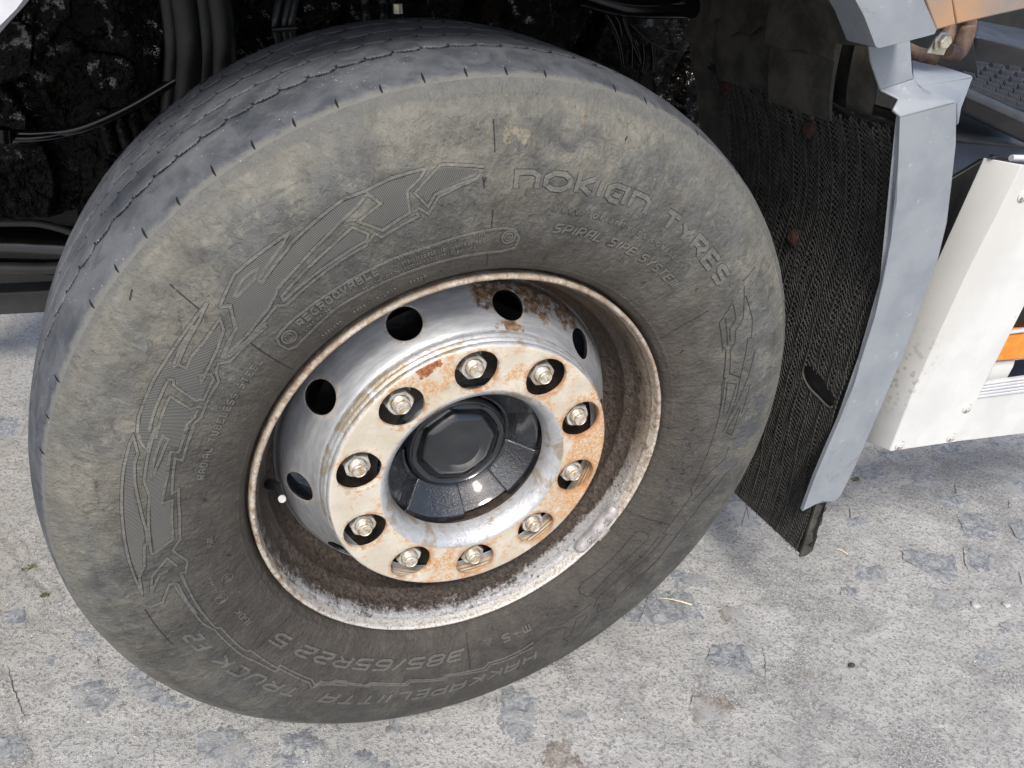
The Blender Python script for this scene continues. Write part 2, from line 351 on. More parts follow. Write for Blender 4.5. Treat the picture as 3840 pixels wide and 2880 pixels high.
def f():
    b=MB('oily_black_casting'); n=b.noise(24,6,.65,.5); wet=b.step(b.add(b.noise(5,4,.6),b.mul(b.xyz()[2],.25)),.52,.66); gl=b.mul(wet,b.step(b.noise(48,3,.6),.54,.62))
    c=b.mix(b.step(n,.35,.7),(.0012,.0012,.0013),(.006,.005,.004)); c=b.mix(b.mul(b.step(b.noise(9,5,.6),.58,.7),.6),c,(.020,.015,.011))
    nn=b.bump(b.noise(60,3,.6),.9,.010); nn=b.bump(n,.4,.004,nn)
    return b.out(c,b.lin(gl,0,1,.38,.06),0,nn,b.lin(gl,0,1,.10,1.0))
M['oil']=f()
M['darkmetal']=simple('dark_frame_steel',(.003,.003,.0035),(.008,.008,.008),.45,0,20,.4,.002)
M['beam']=simple('grey_beam_paint',(.040,.041,.041),(.055,.056,.055),.55,0,20,.3,.001)
M['hose']=simple('glossy_black_hose',(.003,.003,.004),(.006,.006,.007),.15,0,20,.2,.001,.5)
M['brightbolt']=simple('zinc_bolt',(.55,.50,.38),(.70,.66,.55),.35,.5,120,.5,.0006)
M['bronze']=simple('dusty_orange_panel',(.20,.20,.21),(.42,.25,.14),.5,0,5,.2,.001)
M['pipe']=simple('rusty_pipe',(.075,.042,.026),(.16,.10,.07),.6,0,60,.7,.0015)
M['whitebody']=simple('white_body_plastic',(.55,.56,.60),(.62,.63,.66),.35)
# ================================================================ WHEEL
SHX,SHZ=.0038,.0093                       # the loaded tyre sits slightly off the rim centre
SIDE=spline([(.3005,.022),(.3030,.0095),(.3085,-.0025),(.325,-.0155),(.36,-.0285),(.40,-.0350),(.43,-.0357),(.455,-.0325),(.478,-.0255),(.496,-.0155),(.510,-.005)],13)
def ridge(r):
    return .0011*np.exp(-((r-.3125)/.0013)**2)+.0008*np.exp(-((r-.4985)/.0016)**2)+.0004*np.exp(-((r-.4705)/.001)**2)-.0005*np.exp(-((r-.4725)/.001)**2)
def surf(th,r,h=0):
    y=np.interp(r,SIDE[:,0],SIDE[:,1]); dy=(np.interp(r+.001,SIDE[:,0],SIDE[:,1])-np.interp(r-.001,SIDE[:,0],SIDE[:,1]))/.002
    n=1/np.sqrt(1+dy*dy); rr=r+h*dy*n; yy=y-h*n; k=np.clip((r-.3)/.2,0,1)
    return np.stack([rr*np.cos(th)+SHX*k,yy,rr*np.sin(th)+SHZ*k],-1)
wheel=empty('truck_wheel',(0,.16,0),'worn black truck wheel with rusty cream ring round ten nuts, standing on the grey ground','wheel')
def build_tyre():
    n=2628; th=np.arange(n)*2*PI/n
    rows=[]
    for i in range(len(SIDE)): rows.append((SIDE[i,0],SIDE[i,1],0))
    yc=[.062,.115,.167,.220,.272]; ys=[];y=-.0035
    while y<.333:
        ys.append(y); y+=(.00075 if min(abs(y-c) for c in yc)<.0065 else (.002 if y<.02 else .005)) if y<.232 else .009
    TR=spline([(-.005,.510),(0,.5135),(.01,.518),(.03,.5240),(.06,.5300),(.1,.5325),(.165,.533)],12)
    for y in ys:
        yy=y if y<=.165 else .33-y; rows.append((float(np.interp(yy,TR[:,0],TR[:,1])),y,1))
    for r,y in SIDE[::-12][1:]: rows.append((r,.33-y,2))
    rows=np.array(rows); m=len(rows)
    T=th[:,None]; Rr=np.repeat(rows[None,:,0],n,0).copy(); Y=np.repeat(rows[None,:,1],n,0).copy(); kind=rows[None,:,2]
    side=(kind==0); tread=(kind==1)
    Y-=np.where(side,ridge(Rr),0)
    P=np.stack([Rr*np.cos(T)*1.,Y,Rr*np.sin(T)],-1)
    rough=fbm(P*38,3,3)
    Rr+=np.where(tread,rough*.0006,0)
    outer=np.clip((Rr-.475)/.03,0,1); Y-=np.where(side,rough*(.00012+.0009*outer),0)
    d=0
    for c,dep,wd,ph in((.062,.0060,.0020,0),(.115,.0055,.0024,.4),(.167,.0055,.0028,.1),(.220,.0055,.0030,.6),(.272,.0055,.0030,.2)):
        N=109; u=(T/(2*PI)*N+ph)%1
        z=np.where(u<.70,u/.70,(1-u)/.30)-.5
        wob=vnoise(np.stack([np.broadcast_to(T*30,Y.shape),Y*0+c*100,Y*0],-1),5)*.0012
        cc=c+z*.0048+wob; d=np.maximum(d,dep*np.exp(-((Y-cc)/wd)**2))
        s=np.exp(-(((u-.70)*2*PI*.53/N)/.0016)**2)*np.clip(1-np.abs(Y-c-.009)/.008,0,1); d=np.maximum(d,.0040*s)
    dd=(np.degrees(T)-111.82-DA)/(360/73); dd=(dd-np.round(dd))*(2*PI*.522/73)
    jit=.7+.3*vnoise(np.stack([np.round((np.degrees(T)-111.82-DA)/(360/73))*1.7,T*0,T*0],-1),9)
    sl=np.exp(-(dd/.0017)**2)*np.clip((Y+.006)/.003,0,1)*np.clip((.008-Y)/.004,0,1)*jit
    pass
    Rr-=np.where(tread,d,0)
    k=np.clip((Rr-.3)/.2,0,1)
    X=Rr*np.cos(T)+SHX*k; Z=Rr*np.sin(T)+SHZ*k
    # contact patch: flattened on the ground, bulging a little
    low=np.clip((-HZ+.012-Z)/.02,0,1); Z=np.maximum(Z,-HZ+.0005+.0*Z)
    V=np.stack([X,Y,Z],-1).reshape(-1,3)
    F=grid_faces(n,m,True); jj=np.arange(m-1); matidx=np.tile(((rows[1:,2]==1)|((rows[:-1,2]==1))).astype(int),(n,1)); dq=np.where(tread,d,0); dq=(dq[:,:-1]+dq[:,1:]+np.roll(dq,-1,0)[:,:-1]+np.roll(dq,-1,0)[:,1:])/4; matidx=np.where(dq>.0014,2,matidx).ravel()
    o=link('tyre',mesh('tyre',V,F[:,::-1],[M['side'],M['tread'],M['groove']],matidx,angle=None),wheel); return o
tyre=build_tyre()
def slit(k):  # flat dark sliver laid on the tread in place of a slot
    a=R_(111.82+DA-360/73*k)+random.uniform(-.0012,.0012); ys=np.linspace(-.0035,.0085+random.uniform(-.002,.002),6); V=[]
    for i,y in enumerate(ys):
        r=float(np.interp(y,[-.005,0,.01,.018],[.510,.5135,.518,.5208]))+.0004; w_=.0013*math.sin(math.pi*(i+.7)/6.4)/r; aa=a-.0025*(i/5)**2
        for s_ in(-1,1): V.append((r*math.cos(aa+s_*w_)+SHX,y,r*math.sin(aa+s_*w_)+SHZ))
    link('edge_slit',mesh('edge_slit',V,[[2*i,2*i+1,2*i+3,2*i+2] for i in range(5)],M['groove'],smooth=False),tyre)
for k in range(-12,36): slit(k)
# -------------------------------------------------- relief on the sidewall
def dense(P,step):
    """P: (theta deg, r mm) -> resampled (rad, m)"""
    o=[];P=[(R_(a+DA),r/1000) for a,r in P]
    for i in range(len(P)-1):
        a,b=np.array(P[i]),np.array(P[i+1]); L=math.hypot((b[0]-a[0])*.42,b[1]-a[1]); k=max(1,int(L/step))
        for j in range(k): o.append(a+(b-a)*j/k)
    o.append(np.array(P[-1])); return np.array(o)
class Relief:
    def __init__(s): s.V=[];s.F=[];s.I=[];s.k=0
    def strip(s,P,w,h,mi,step=.006,low=0.0,closed=False):
        """raised bar following the line P on the sidewall, sharp mitred corners"""
        s.k+=1; h=h+.00002*(s.k%7)
        D=dense(P,step); r0=D[:,1].mean(); Q=np.c_[D[:,0]*r0,D[:,1]]
        keep=[0]+[i for i in range(1,len(Q)) if np.linalg.norm(Q[i]-Q[i-1])>1e-5]; Q=Q[keep]; n=len(Q)
        if n<2:return
        d=np.diff(Q,axis=0); d/=np.linalg.norm(d,axis=1)[:,None]; nn=np.c_[-d[:,1],d[:,0]]
        cl=closed or (np.linalg.norm(Q[0]-Q[-1])<.0008 and n>4)
        A=[]
        for i in range(n):
            if i==0: a=nn[0];b=nn[-1] if cl else nn[0]
            elif i==n-1: a=nn[-1];b=nn[0] if cl else nn[-1]
            else: a=nn[i-1];b=nn[i]
            m=a+b; L=np.linalg.norm(m); m=m/L if L>1e-3 else a; c=max(.45,float(np.dot(m,a))); A.append(m/c)
        A=np.array(A); e=.00025
        base=len(s.V); 
        for off,hh in((-w/2-e,low),(-w/2,h),(w/2,h),(w/2+e,low)):
            q=Q+A*off; s.V+=list(surf(q[:,0]/r0,q[:,1],hh))
        for i in range(n-1):
            for k in range(3):
                s.F.append([base+k*n+i,base+k*n+i+1,base+(k+1)*n+i+1,base+(k+1)*n+i]); s.I.append(mi)
        s.F.append([base,base+n,base+2*n,base+3*n]); s.I.append(mi); s.F.append([base+n-1,base+2*n-1,base+3*n-1,base+4*n-1][::-1]); s.I.append(mi)
    def poly(s,P,h,mi,step=.007):
        D=dense(list(P)+[P[0]],step)[:-1]; r0=.42
        pts=[Vector((a*r0,r)) for a,r in D]; n=len(pts)
        xs=[p[0] for p in pts];ys=[p[1] for p in pts]; ex=[]
        x=min(xs)
        def inside(x,y):
            c=False
            for i in range(n):
                a,b=pts[i],pts[i-1]
                if (a[1]>y)!=(b[1]>y) and x<(b[0]-a[0])*(y-a[1])/(b[1]-a[1])+a[0]: c=not c
            return c
        while x<max(xs):
            y=min(ys)
            while y<max(ys):
                if inside(x,y): ex.append(Vector((x,y)))
                y+=step
            x+=step
        r=mgeo.delaunay_2d_cdt(pts+ex,[(i,(i+1)%n) for i in range(n)],[],0,1e-6)
        b=len(s.V); vv=np.array([[v[0],v[1]] for v in r[0]]); s.V+=list(surf(vv[:,0]/r0,vv[:,1],h))
        for f in r[2]:
            cx=sum(vv[i,0] for i in f)/3; cy=sum(vv[i,1] for i in f)/3
            if inside(cx,cy): s.F.append([b+i for i in f]); s.I.append(mi)
    def build(s,name,mats,parent,**k):
        return link(name,mesh(name,s.V,s.F,mats,s.I,smooth=False),parent)
# stroke alphabet in the squarish style of the sidewall; unit cell 1 x 1
def arcp(cx,cy,rx,ry,a0,a1,n=6): return [(cx+rx*math.cos(R_(a0+(a1-a0)*i/n)),cy+ry*math.sin(R_(a0+(a1-a0)*i/n))) for i in range(n+1)]
def rr_(x0,y0,x1,y1,q=.2):
    return arcp(x1-q,y1-q,q,q,0,90,3)+arcp(x0+q,y1-q,q,q,90,180,3)+arcp(x0+q,y0+q,q,q,180,270,3)+arcp(x1-q,y0+q,q,q,270,360,3)+[(x1,y1-q)]
G={
'A':[[(0,0),(0,.75),(.22,1),(1,1),(1,0)],[(0,.42),(1,.42)]],'B':[[(0,0),(0,1),(.8,1),(.95,.85),(.95,.62),(.8,.52),(0,.52)],[(.8,.52),(1,.4),(1,.15),(.85,0),(0,0)]],
'C':[[(1,1),(.2,1),(0,.8),(0,.2),(.2,0),(1,0)]],'D':[[(0,0),(0,1),(.75,1),(1,.78),(1,.22),(.75,0),(0,0)]],'E':[[(1,1),(0,1),(0,0),(1,0)],[(0,.5),(.9,.5)]],
'F':[[(1,1),(0,1),(0,0)],[(0,.5),(.9,.5)]],'G':[[(1,1),(.2,1),(0,.8),(0,.2),(.2,0),(1,0),(1,.5),(.5,.5)]],'H':[[(0,0),(0,1)],[(1,0),(1,1)],[(0,.5),(1,.5)]],
'I':[[(.5,0),(.5,1)]],'K':[[(0,0),(0,1)],[(1,1),(.12,.5),(1,0)]],'L':[[(0,1),(0,0),(1,0)]],'M':[[(0,0),(0,1),(.8,1),(1,.8),(1,0)],[(.5,1),(.5,0)]],
'N':[[(0,0),(0,1),(1,0),(1,1)]],'O':[[(.25,0),(.75,0),(1,.22),(1,.78),(.75,1),(.25,1),(0,.78),(0,.22),(.25,0)]],'P':[[(0,0),(0,1),(.8,1),(1,.85),(1,.55),(.8,.42),(0,.42)]],
'R':[[(0,0),(0,1),(.8,1),(1,.85),(1,.58),(.8,.45),(0,.45)],[(.5,.45),(1,0)]],'S':[[(1,1),(.2,1),(0,.85),(0,.65),(.15,.52),(.85,.48),(1,.35),(1,.15),(.8,0),(0,0)]],
'T':[[(0,1),(1,1)],[(.5,1),(.5,0)]],'U':[[(0,1),(0,.2),(.2,0),(.8,0),(1,.2),(1,1)]],'V':[[(0,1),(.5,0),(1,1)]],'W':[[(0,1),(.22,0),(.5,.8),(.78,0),(1,1)]],'X':[[(0,0),(1,1)],[(0,1),(1,0)]],
'Y':[[(0,1),(.5,.45),(1,1)],[(.5,.45),(.5,0)]],
'0':[[(.2,0),(.8,0),(1,.2),(1,.8),(.8,1),(.2,1),(0,.8),(0,.2),(.2,0)]],'1':[[(.2,.8),(.6,1),(.6,0)]],'2':[[(0,1),(.8,1),(1,.85),(1,.62),(.8,.5),(.2,.5),(0,.36),(0,0),(1,0)]],
'3':[[(0,1),(.8,1),(1,.85),(1,.62),(.8,.5),(.15,.5)],[(.8,.5),(1,.38),(1,.15),(.8,0),(0,0)]],'5':[[(1,1),(0,1),(0,.55),(.8,.55),(1,.42),(1,.15),(.8,0),(0,0)]],
'6':[[(1,1),(.2,1),(0,.85),(0,.15),(.2,0),(.8,0),(1,.15),(1,.4),(.8,.55),(0,.55)]],'7':[[(0,1),(1,1),(.35,0)]],'8':[[(.2,.52),(0,.65),(0,.85),(.2,1),(.8,1),(1,.85),(1,.65),(.8,.52),(.2,.52),(0,.38),(0,.15),(.2,0),(.8,0),(1,.15),(1,.38),(.8,.52)]],
'9':[[(0,0),(.8,0),(1,.15),(1,.85),(.8,1),(.2,1),(0,.85),(0,.6),(.2,.45),(1,.45)]],'4':[[(.75,0),(.75,1),(0,.3),(1,.3)]],
'/':[[(0,-.05),(1,1.05)]],'.':[[(.4,0),(.6,0)]],':':[[(.4,.1),(.6,.1)],[(.4,.7),(.6,.7)]],'(':[[(.8,1.1),(.4,.7),(.4,.3),(.8,-.1)]],')':[[(.2,1.1),(.6,.7),(.6,.3),(.2,-.1)]],'+':[[(.1,.5),(.9,.5)],[(.5,.15),(.5,.85)]],'-':[[(0,.5),(1,.5)]],' ':[],
'n':[[(0,0),(0,1),(.75,1),(1,.8),(1,0)]],'o':[[(.3,0),(.7,0),(1,.3),(1,.7),(.7,1),(.3,1),(0,.7),(0,.3),(.3,0)]],'k':[[(0,0),(0,1.25)],[(1,1.0),(.15,.5),(1,0)]],'i':[[(.5,0),(.5,1)]],
'a':[[(1,0),(1,1),(.3,1),(0,.75),(0,.25),(.3,0),(.72,0)],[(.32,.42),(.72,.42)]],'m':[[(0,0),(0,1),(.8,1),(1,.8),(1,0)],[(.5,1),(.5,0)]],
'w':[[(0,.7),(.25,0),(.5,.6),(.75,0),(1,.7)]],'t':[[(.5,1),(.5,.15),(.8,0)],[(.1,.7),(.9,.7)]],'y':[[(0,.7),(.5,0)],[(1,.7),(.3,-.3)]],'r':[[(0,0),(0,.7)],[(0,.5),(.4,.7),(.8,.7)]],
'e':[[(0,.35),(1,.35),(.9,.6),(.6,.7),(.2,.7),(0,.5),(0,.2),(.2,0),(.9,0)]],'s':[[(.9,.7),(.1,.7),(.1,.4),(.9,.3),(.9,0),(.1,0)]],'c':[[(.9,.65),(.3,.7),(0,.5),(0,.2),(.3,0),(.9,.05)]],
'h':[[(0,0),(0,1)],[(0,.6),(.6,.7),(.8,.5),(.8,0)]],'v':[[(0,.7),(.5,0),(1,.7)]],'g':[[(.9,.7),(.2,.7),(0,.4),(.2,0),(.9,0)],[(.9,.7),(.9,-.25),(.1,-.25)]],'p':[[(0,-.3),(0,.7),(.8,.7),(.9,.2),(.7,0),(0,0)]],'l':[[(.5,1),(.5,0)]],'b':[[(0,1),(0,0),(.8,0),(.9,.6),(0,.7)]]}
NARROW={'o':1.22,'n':1.05,'a':1.05,'k':.85,'I':.25,'1':.55,'.':.3,':':.35,' ':.55,'i':.25,'/':.55,'(':.4,')':.4,'l':.3}
# the web address keeps small wide-set lower case letters
G2=dict(G); G2.update({'n':[[(0,0),(0,.7),(.7,.7),(.85,.5),(.85,0)]],'o':[[(.2,0),(.7,0),(.9,.2),(.9,.5),(.7,.7),(.2,.7),(0,.5),(0,.2),(.2,0)]],'a':[[(.1,.7),(.8,.7),(.8,0),(.1,0),(.1,.35),(.8,.35)]],'k':[[(0,0),(0,1)],[(.8,.7),(.1,.35),(.8,0)]],'m':[[(0,0),(0,.7),(.9,.7),(1,0)],[(.5,.7),(.5,0)]]})
def lettering(name,txt,a0,a1,rb,rt,sw,h=.0009,gap=.35,outline=.0012,slant=0,font=G,label=None,parent=None,step=.006,shrink=1):
    """raised letters running clockwise from angle a0 to a1 (degrees), feet at radius rb, heads at rt (mm)"""
    R=Relief(); ws=[NARROW.get(c,1) for c in txt]; tot=sum(ws)+gap*(len(txt)-1); x=0
    half=sw*500; lo=rb+half; hi=rt-half; rm=(rb+rt)/2
    def mp(p,x0,wd):
        u=(x0+(p[0]*wd if wd else 0))/tot; r=lo+(hi-lo)*p[1]
        a=a0+(a1-a0)*u - slant*(p[1]-.5)*math.copysign(1,a0-a1)
        return (a,r)
    inset=math.degrees(half/rm)*.0
    for c,wd in zip(txt,ws):
        ex=(half/rm)*57.3/abs(a1-a0)*tot      # half stroke in cell units
        for ln in font.get(c,[]):
            P=[mp((p[0],p[1]),x+ex,max(.02,(wd-2*ex))) for p in ln]
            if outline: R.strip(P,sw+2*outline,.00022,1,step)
            R.strip(P,sw,h,0,step)
        x+=wd+gap
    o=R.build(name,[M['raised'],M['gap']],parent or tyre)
    if label:o['label']=label
    return o
DIG=json.loads(r'''{"rib":[[[109.5,442.4],[114.1,443.6],[117.6,441.2],[120.6,443.0],[125.9,436.4],[129.2,432.2],[130.2,429.2],[135.6,419.0],[135.6,423.8],[130.2,435.8],[128.6,441.8],[131.1,441.8],[137.3,442.4],[141.6,431.0],[140.7,423.8],[143.1,404.0],[147.8,394.4]],[[107.3,442.4],[101.3,433.4]],[[107.3,442.4],[111.5,422.6],[110.0,405.2],[108.7,415.4],[102.4,423.2],[101.8,428.0]],[[102.6,422.0],[108.2,412.4],[110.1,397.4],[111.4,407.0]],[[109.4,441.8],[110.3,435.2],[112.5,426.8],[112.8,405.2],[117.4,398.0],[120.1,417.2],[116.4,424.4],[117.6,438.2],[119.4,431.0],[125.3,418.4],[130.6,409.4],[134.6,404.0],[135.2,401.0],[137.7,394.4],[142.6,390.8],[147.7,393.8]],[[111.8,402.2],[111.6,398.6],[117.8,391.4],[118.6,398.6],[120.4,390.8],[125.8,389.0],[135.6,384.2],[136.4,390.8],[139.0,388.4],[143.3,386.6],[147.3,390.8]],[[121.2,414.8],[119.5,401.0],[120.1,395.0],[126.2,392.6],[135.2,390.2],[135.0,395.0],[124.7,408.2],[121.2,414.8]],[[134.6,432.2],[136.9,434.0],[139.4,428.0],[139.2,425.6],[136.0,426.2],[134.6,432.2]],[[142.3,441.8],[145.4,440.6],[148.8,440.0],[152.1,440.0],[155.0,440.6],[158.5,439.4],[161.0,438.8],[163.2,435.2],[164.5,429.8]],[[142.3,441.8],[144.8,436.4],[149.0,432.2],[151.6,428.6],[152.1,430.4],[152.0,431.6],[148.4,435.8],[145.8,437.6]],[[151.6,428.6],[151.6,419.6],[149.7,422.0],[147.0,420.2],[143.0,422.6],[144.1,412.4],[147.0,405.2],[150.0,401.6],[152.8,399.2],[151.8,404.6],[151.0,395.6],[151.6,390.2],[155.4,387.8],[156.0,394.4],[154.7,422.0],[154.0,424.4],[154.2,428.6],[156.9,428.0],[160.1,426.8],[162.7,425.0]],[[141.7,429.8],[140.8,424.4],[142.8,404.0],[145.3,401.0],[147.8,396.8],[147.5,393.2],[143.3,386.0],[139.5,384.8]],[[139.9,381.8],[143.5,384.2],[147.8,386.6],[149.0,395.0],[150.3,392.6],[151.6,384.2],[154.5,384.2],[158.5,381.8],[160.2,386.0],[163.2,384.2]],[[156.9,383.0],[156.8,388.4],[157.6,394.4],[156.5,419.6],[158.6,419.6],[163.7,416.6]],[[157.5,388.4],[159.0,387.8],[160.2,392.0],[163.3,390.2]],[[164.0,437.6],[165.7,438.8],[170.1,438.8],[174.9,437.6],[180.0,436.4],[186.2,435.8],[193.9,434.6],[190.0,430.4],[188.1,422.0],[183.7,417.2],[183.6,413.6],[180.3,414.2],[175.5,420.2],[171.8,426.2],[168.5,429.8],[166.6,429.2],[164.0,437.6]],[[162.8,435.8],[164.2,432.8],[166.0,421.4],[163.0,420.8],[161.8,420.2]],[[161.8,420.2],[166.7,419.0],[171.3,417.8],[174.2,410.6],[180.4,411.2],[185.8,411.8],[185.9,409.4],[183.6,387.2],[175.2,387.2],[175.9,397.4],[169.9,395.6],[165.7,398.6],[165.7,390.2],[162.0,390.2],[160.8,390.8]],[[163.1,410.6],[163.5,404.6],[167.5,407.0],[170.8,410.6],[170.2,412.4],[165.5,411.8],[163.1,410.6]],[[160.5,384.2],[167.2,384.2],[166.8,392.0],[173.8,388.4],[173.1,381.8],[179.0,378.8],[184.0,380.0],[186.1,389.6],[189.4,377.0],[191.8,382.4],[191.6,388.4]],[[-165.9,425.0],[-169.5,417.8],[-172.5,396.8],[-170.1,389.0]],[[-165.9,425.0],[-169.5,409.4],[-169.7,399.8]],[[-163.8,440.0],[-163.0,432.2],[-163.3,418.4],[-166.7,403.4],[-166.2,395.0],[-161.1,394.4],[-157.7,392.6]],[[-168.4,388.4],[-163.0,387.2],[-157.0,387.8]],[[-166.4,399.2],[-160.9,395.6],[-154.7,394.4],[-151.6,389.0],[-142.0,392.0],[-137.5,389.6],[-132.7,390.8],[-132.3,384.2],[-123.7,391.4],[-122.1,399.8],[-121.0,390.8],[-118.2,387.2],[-114.5,386.6]],[[-168.2,387.2],[-160.4,387.2],[-152.2,386.6],[-151.3,381.8],[-142.7,384.8],[-141.5,380.0],[-133.0,384.8],[-132.8,378.8],[-123.6,385.4],[-122.0,392.6],[-120.7,386.0],[-118.4,384.2],[-117.6,378.8],[-115.1,378.8]],[[-120.8,391.4],[-118.6,389.0],[-117.3,381.8],[-109.1,387.2],[-108.6,382.4],[-99.4,388.4],[-98.9,382.4],[-90.0,390.8],[-89.1,384.8],[-79.5,396.8],[-78.2,388.4],[-75.0,392.6],[-69.5,391.4],[-66.9,391.4]],[[-121.5,384.8],[-119.4,386.0],[-117.8,378.8],[-109.5,383.6],[-108.8,378.8],[-100.0,384.2],[-99.3,378.2],[-90.5,386.6],[-89.6,381.2],[-80.0,390.2],[-78.6,382.4],[-75.1,385.4],[-69.9,384.8],[-66.4,380.6]],[[139.2,365.6],[136.9,366.2],[129.3,364.4],[119.7,363.2],[110.7,360.8],[102.1,363.8],[97.0,365.0],[94.8,362.0],[93.6,351.2],[93.9,338.6],[96.4,335.0],[102.4,335.6],[112.7,337.4],[120.9,339.8],[130.0,342.8],[138.1,338.0],[139.9,337.4],[141.2,342.8],[141.3,354.8],[140.6,363.8],[139.2,365.6]]],"line":[[[99.7,476.0],[99.7,446.0]],[[99.6,387.2],[99.5,366.2]],[[99.3,335.0],[98.4,305.0]],[[143.4,476.0],[143.6,442.4]],[[143.6,382.4],[144.8,299.0]],[[43.3,381.8],[43.3,342.2],[41.8,302.6]],[[44.0,462.8],[43.7,438.8]],[[-83.6,303.2],[-83.8,331.4],[-83.5,385.4]],[[-140.1,315.2],[-140.9,345.2],[-140.8,375.8]],[[-20.8,303.2],[-19.6,376.4]],[[-162.9,440.0],[-157.1,440.0],[-153.1,439.4]],[[-24.7,336.2],[-24.2,351.2],[-25.3,358.4],[-32.8,354.2],[-39.9,351.8],[-47.3,359.6],[-48.5,357.2],[-49.1,343.4],[-48.6,335.0],[-46.7,330.8],[-40.6,333.2],[-31.8,333.8],[-26.0,333.2],[-24.7,336.2]],[[41.6,417.2],[38.7,389.0],[31.0,384.2]],[[39.0,398.6],[32.0,392.6]],[[40.7,414.8],[37.1,412.4],[36.0,401.0],[32.7,396.8]],[[42.8,438.2],[36.1,422.0],[34.4,407.6],[31.8,404.0],[30.4,395.6],[24.1,391.4],[21.9,408.2]],[[40.5,435.2],[34.4,435.8],[30.5,429.8],[30.9,423.8],[22.0,408.2]],[[30.9,389.0],[23.9,381.8],[23.2,385.4],[22.5,380.0],[13.7,379.4]],[[22.0,387.8],[13.4,386.0]],[[21.9,387.8],[20.5,402.8],[13.1,392.6]],[[27.2,434.6],[20.5,420.2],[12.8,401.0]],[[18.8,426.2],[12.0,419.0]],[[32.2,385.4],[30.9,389.0],[23.8,382.4],[22.8,383.6],[11.6,379.4],[0.5,376.4],[-8.8,375.8],[-10.1,383.0],[-16.3,378.2],[-19.9,377.0],[-22.6,376.4],[-22.6,383.6],[-31.0,383.6],[-36.1,377.6],[-41.3,374.0]],[[24.1,390.8],[22.0,408.8],[16.3,404.0],[8.0,392.0]],[[13.8,411.8],[7.8,398.0],[6.6,410.0],[13.6,414.8]],[[3.5,412.4],[-0.0,412.4],[-3.4,395.0],[-8.7,384.2]],[[-4.4,410.6],[-8.5,399.2],[-12.0,390.2]],[[12.8,430.4],[10.8,421.4]],[[-1.7,445.4],[-4.2,429.8],[-11.7,411.8],[-21.5,403.4],[-29.6,407.0],[-40.7,407.6],[-44.8,408.2]],[[-23.8,372.8],[-28.8,374.0],[-34.8,371.0],[-41.2,371.0],[-46.9,374.6],[-48.5,385.4],[-49.3,386.6]],[[-48.5,376.4],[-53.2,375.8],[-58.1,376.4],[-63.7,375.2],[-69.7,381.2],[-70.1,385.4],[-73.8,383.0]],[[-21.5,404.6],[-30.0,406.4],[-39.5,401.0],[-43.8,404.0],[-45.8,415.4],[-48.6,403.4],[-49.5,402.2],[-47.4,386.0]],[[-50.9,388.4],[-54.2,385.4],[-57.8,414.8]],[[-51.6,393.8],[-52.8,399.2],[-55.9,407.6]],[[-48.9,407.6],[-52.8,415.4],[-54.7,426.2],[-57.1,431.6],[-58.2,435.8]],[[-57.3,392.0],[-58.2,383.0],[-64.0,380.6],[-69.1,386.0],[-69.6,392.0],[-74.0,387.8]],[[-58.0,395.6],[-60.0,416.0]],[[-57.8,411.2],[-59.4,414.2],[-58.9,425.0],[-59.9,437.6]],[[101.5,423.8],[101.2,411.8]],[[146.7,496.4],[147.9,492.8]],[[108.9,323.6],[107.9,315.8]]],"hatch":[[[107.2,439.4],[102.1,430.4],[109.0,417.8],[109.9,410.0],[110.9,423.8]],[[110.0,438.8],[112.6,428.0],[112.9,407.0],[117.3,401.6],[119.2,415.4],[115.9,422.6],[117.5,439.4],[114.2,440.6]],[[117.9,438.2],[120.8,440.6],[129.1,428.6],[135.3,417.2],[130.5,431.0],[129.2,438.8],[131.3,438.8],[133.5,439.4],[137.2,440.0],[140.7,430.4],[140.3,423.2],[142.9,402.2],[147.1,394.4],[142.1,393.2],[137.7,395.6],[135.1,402.8],[134.4,405.8],[130.4,411.8],[125.0,421.4],[119.4,431.0]],[[121.1,411.8],[119.9,400.4],[120.3,398.0],[126.6,396.2],[133.1,391.4],[129.4,397.4],[124.7,406.4]],[[145.6,438.2],[149.4,437.6],[152.9,438.2],[156.1,438.2],[159.8,438.2],[163.0,432.8],[164.4,428.6],[164.2,423.2],[162.3,425.6],[157.9,429.2],[154.1,432.8],[153.6,425.0],[154.1,420.2],[155.8,398.0],[155.4,390.2],[151.5,394.4],[153.1,396.2],[152.2,405.2],[149.3,404.6],[144.7,411.2],[143.7,419.0],[149.6,421.4],[151.7,419.0],[152.2,430.4],[152.3,435.8],[148.4,435.8]],[[157.0,417.8],[158.2,390.8],[160.1,393.2],[163.3,391.4],[164.0,414.8],[158.8,417.8]],[[161.8,419.0],[160.9,393.8],[164.7,392.0],[164.8,401.0],[163.1,410.6],[165.5,413.0],[170.2,413.6],[171.3,410.6],[165.7,400.4],[169.9,396.8],[176.1,398.6],[175.6,389.0],[183.3,388.4],[185.5,408.2],[180.5,408.2],[174.2,409.4],[171.3,416.0],[166.6,416.6]],[[165.6,435.2],[166.3,437.6],[170.6,436.4],[175.9,434.6],[182.2,434.0],[186.8,432.8],[189.7,431.0],[188.0,423.8],[183.6,419.0],[182.1,416.0],[179.4,417.2],[174.9,425.0],[169.9,429.2],[167.0,431.6]],[[162.9,434.0],[164.3,430.4],[165.4,423.2],[162.7,422.6],[161.9,423.2],[162.4,435.2]]]}''')
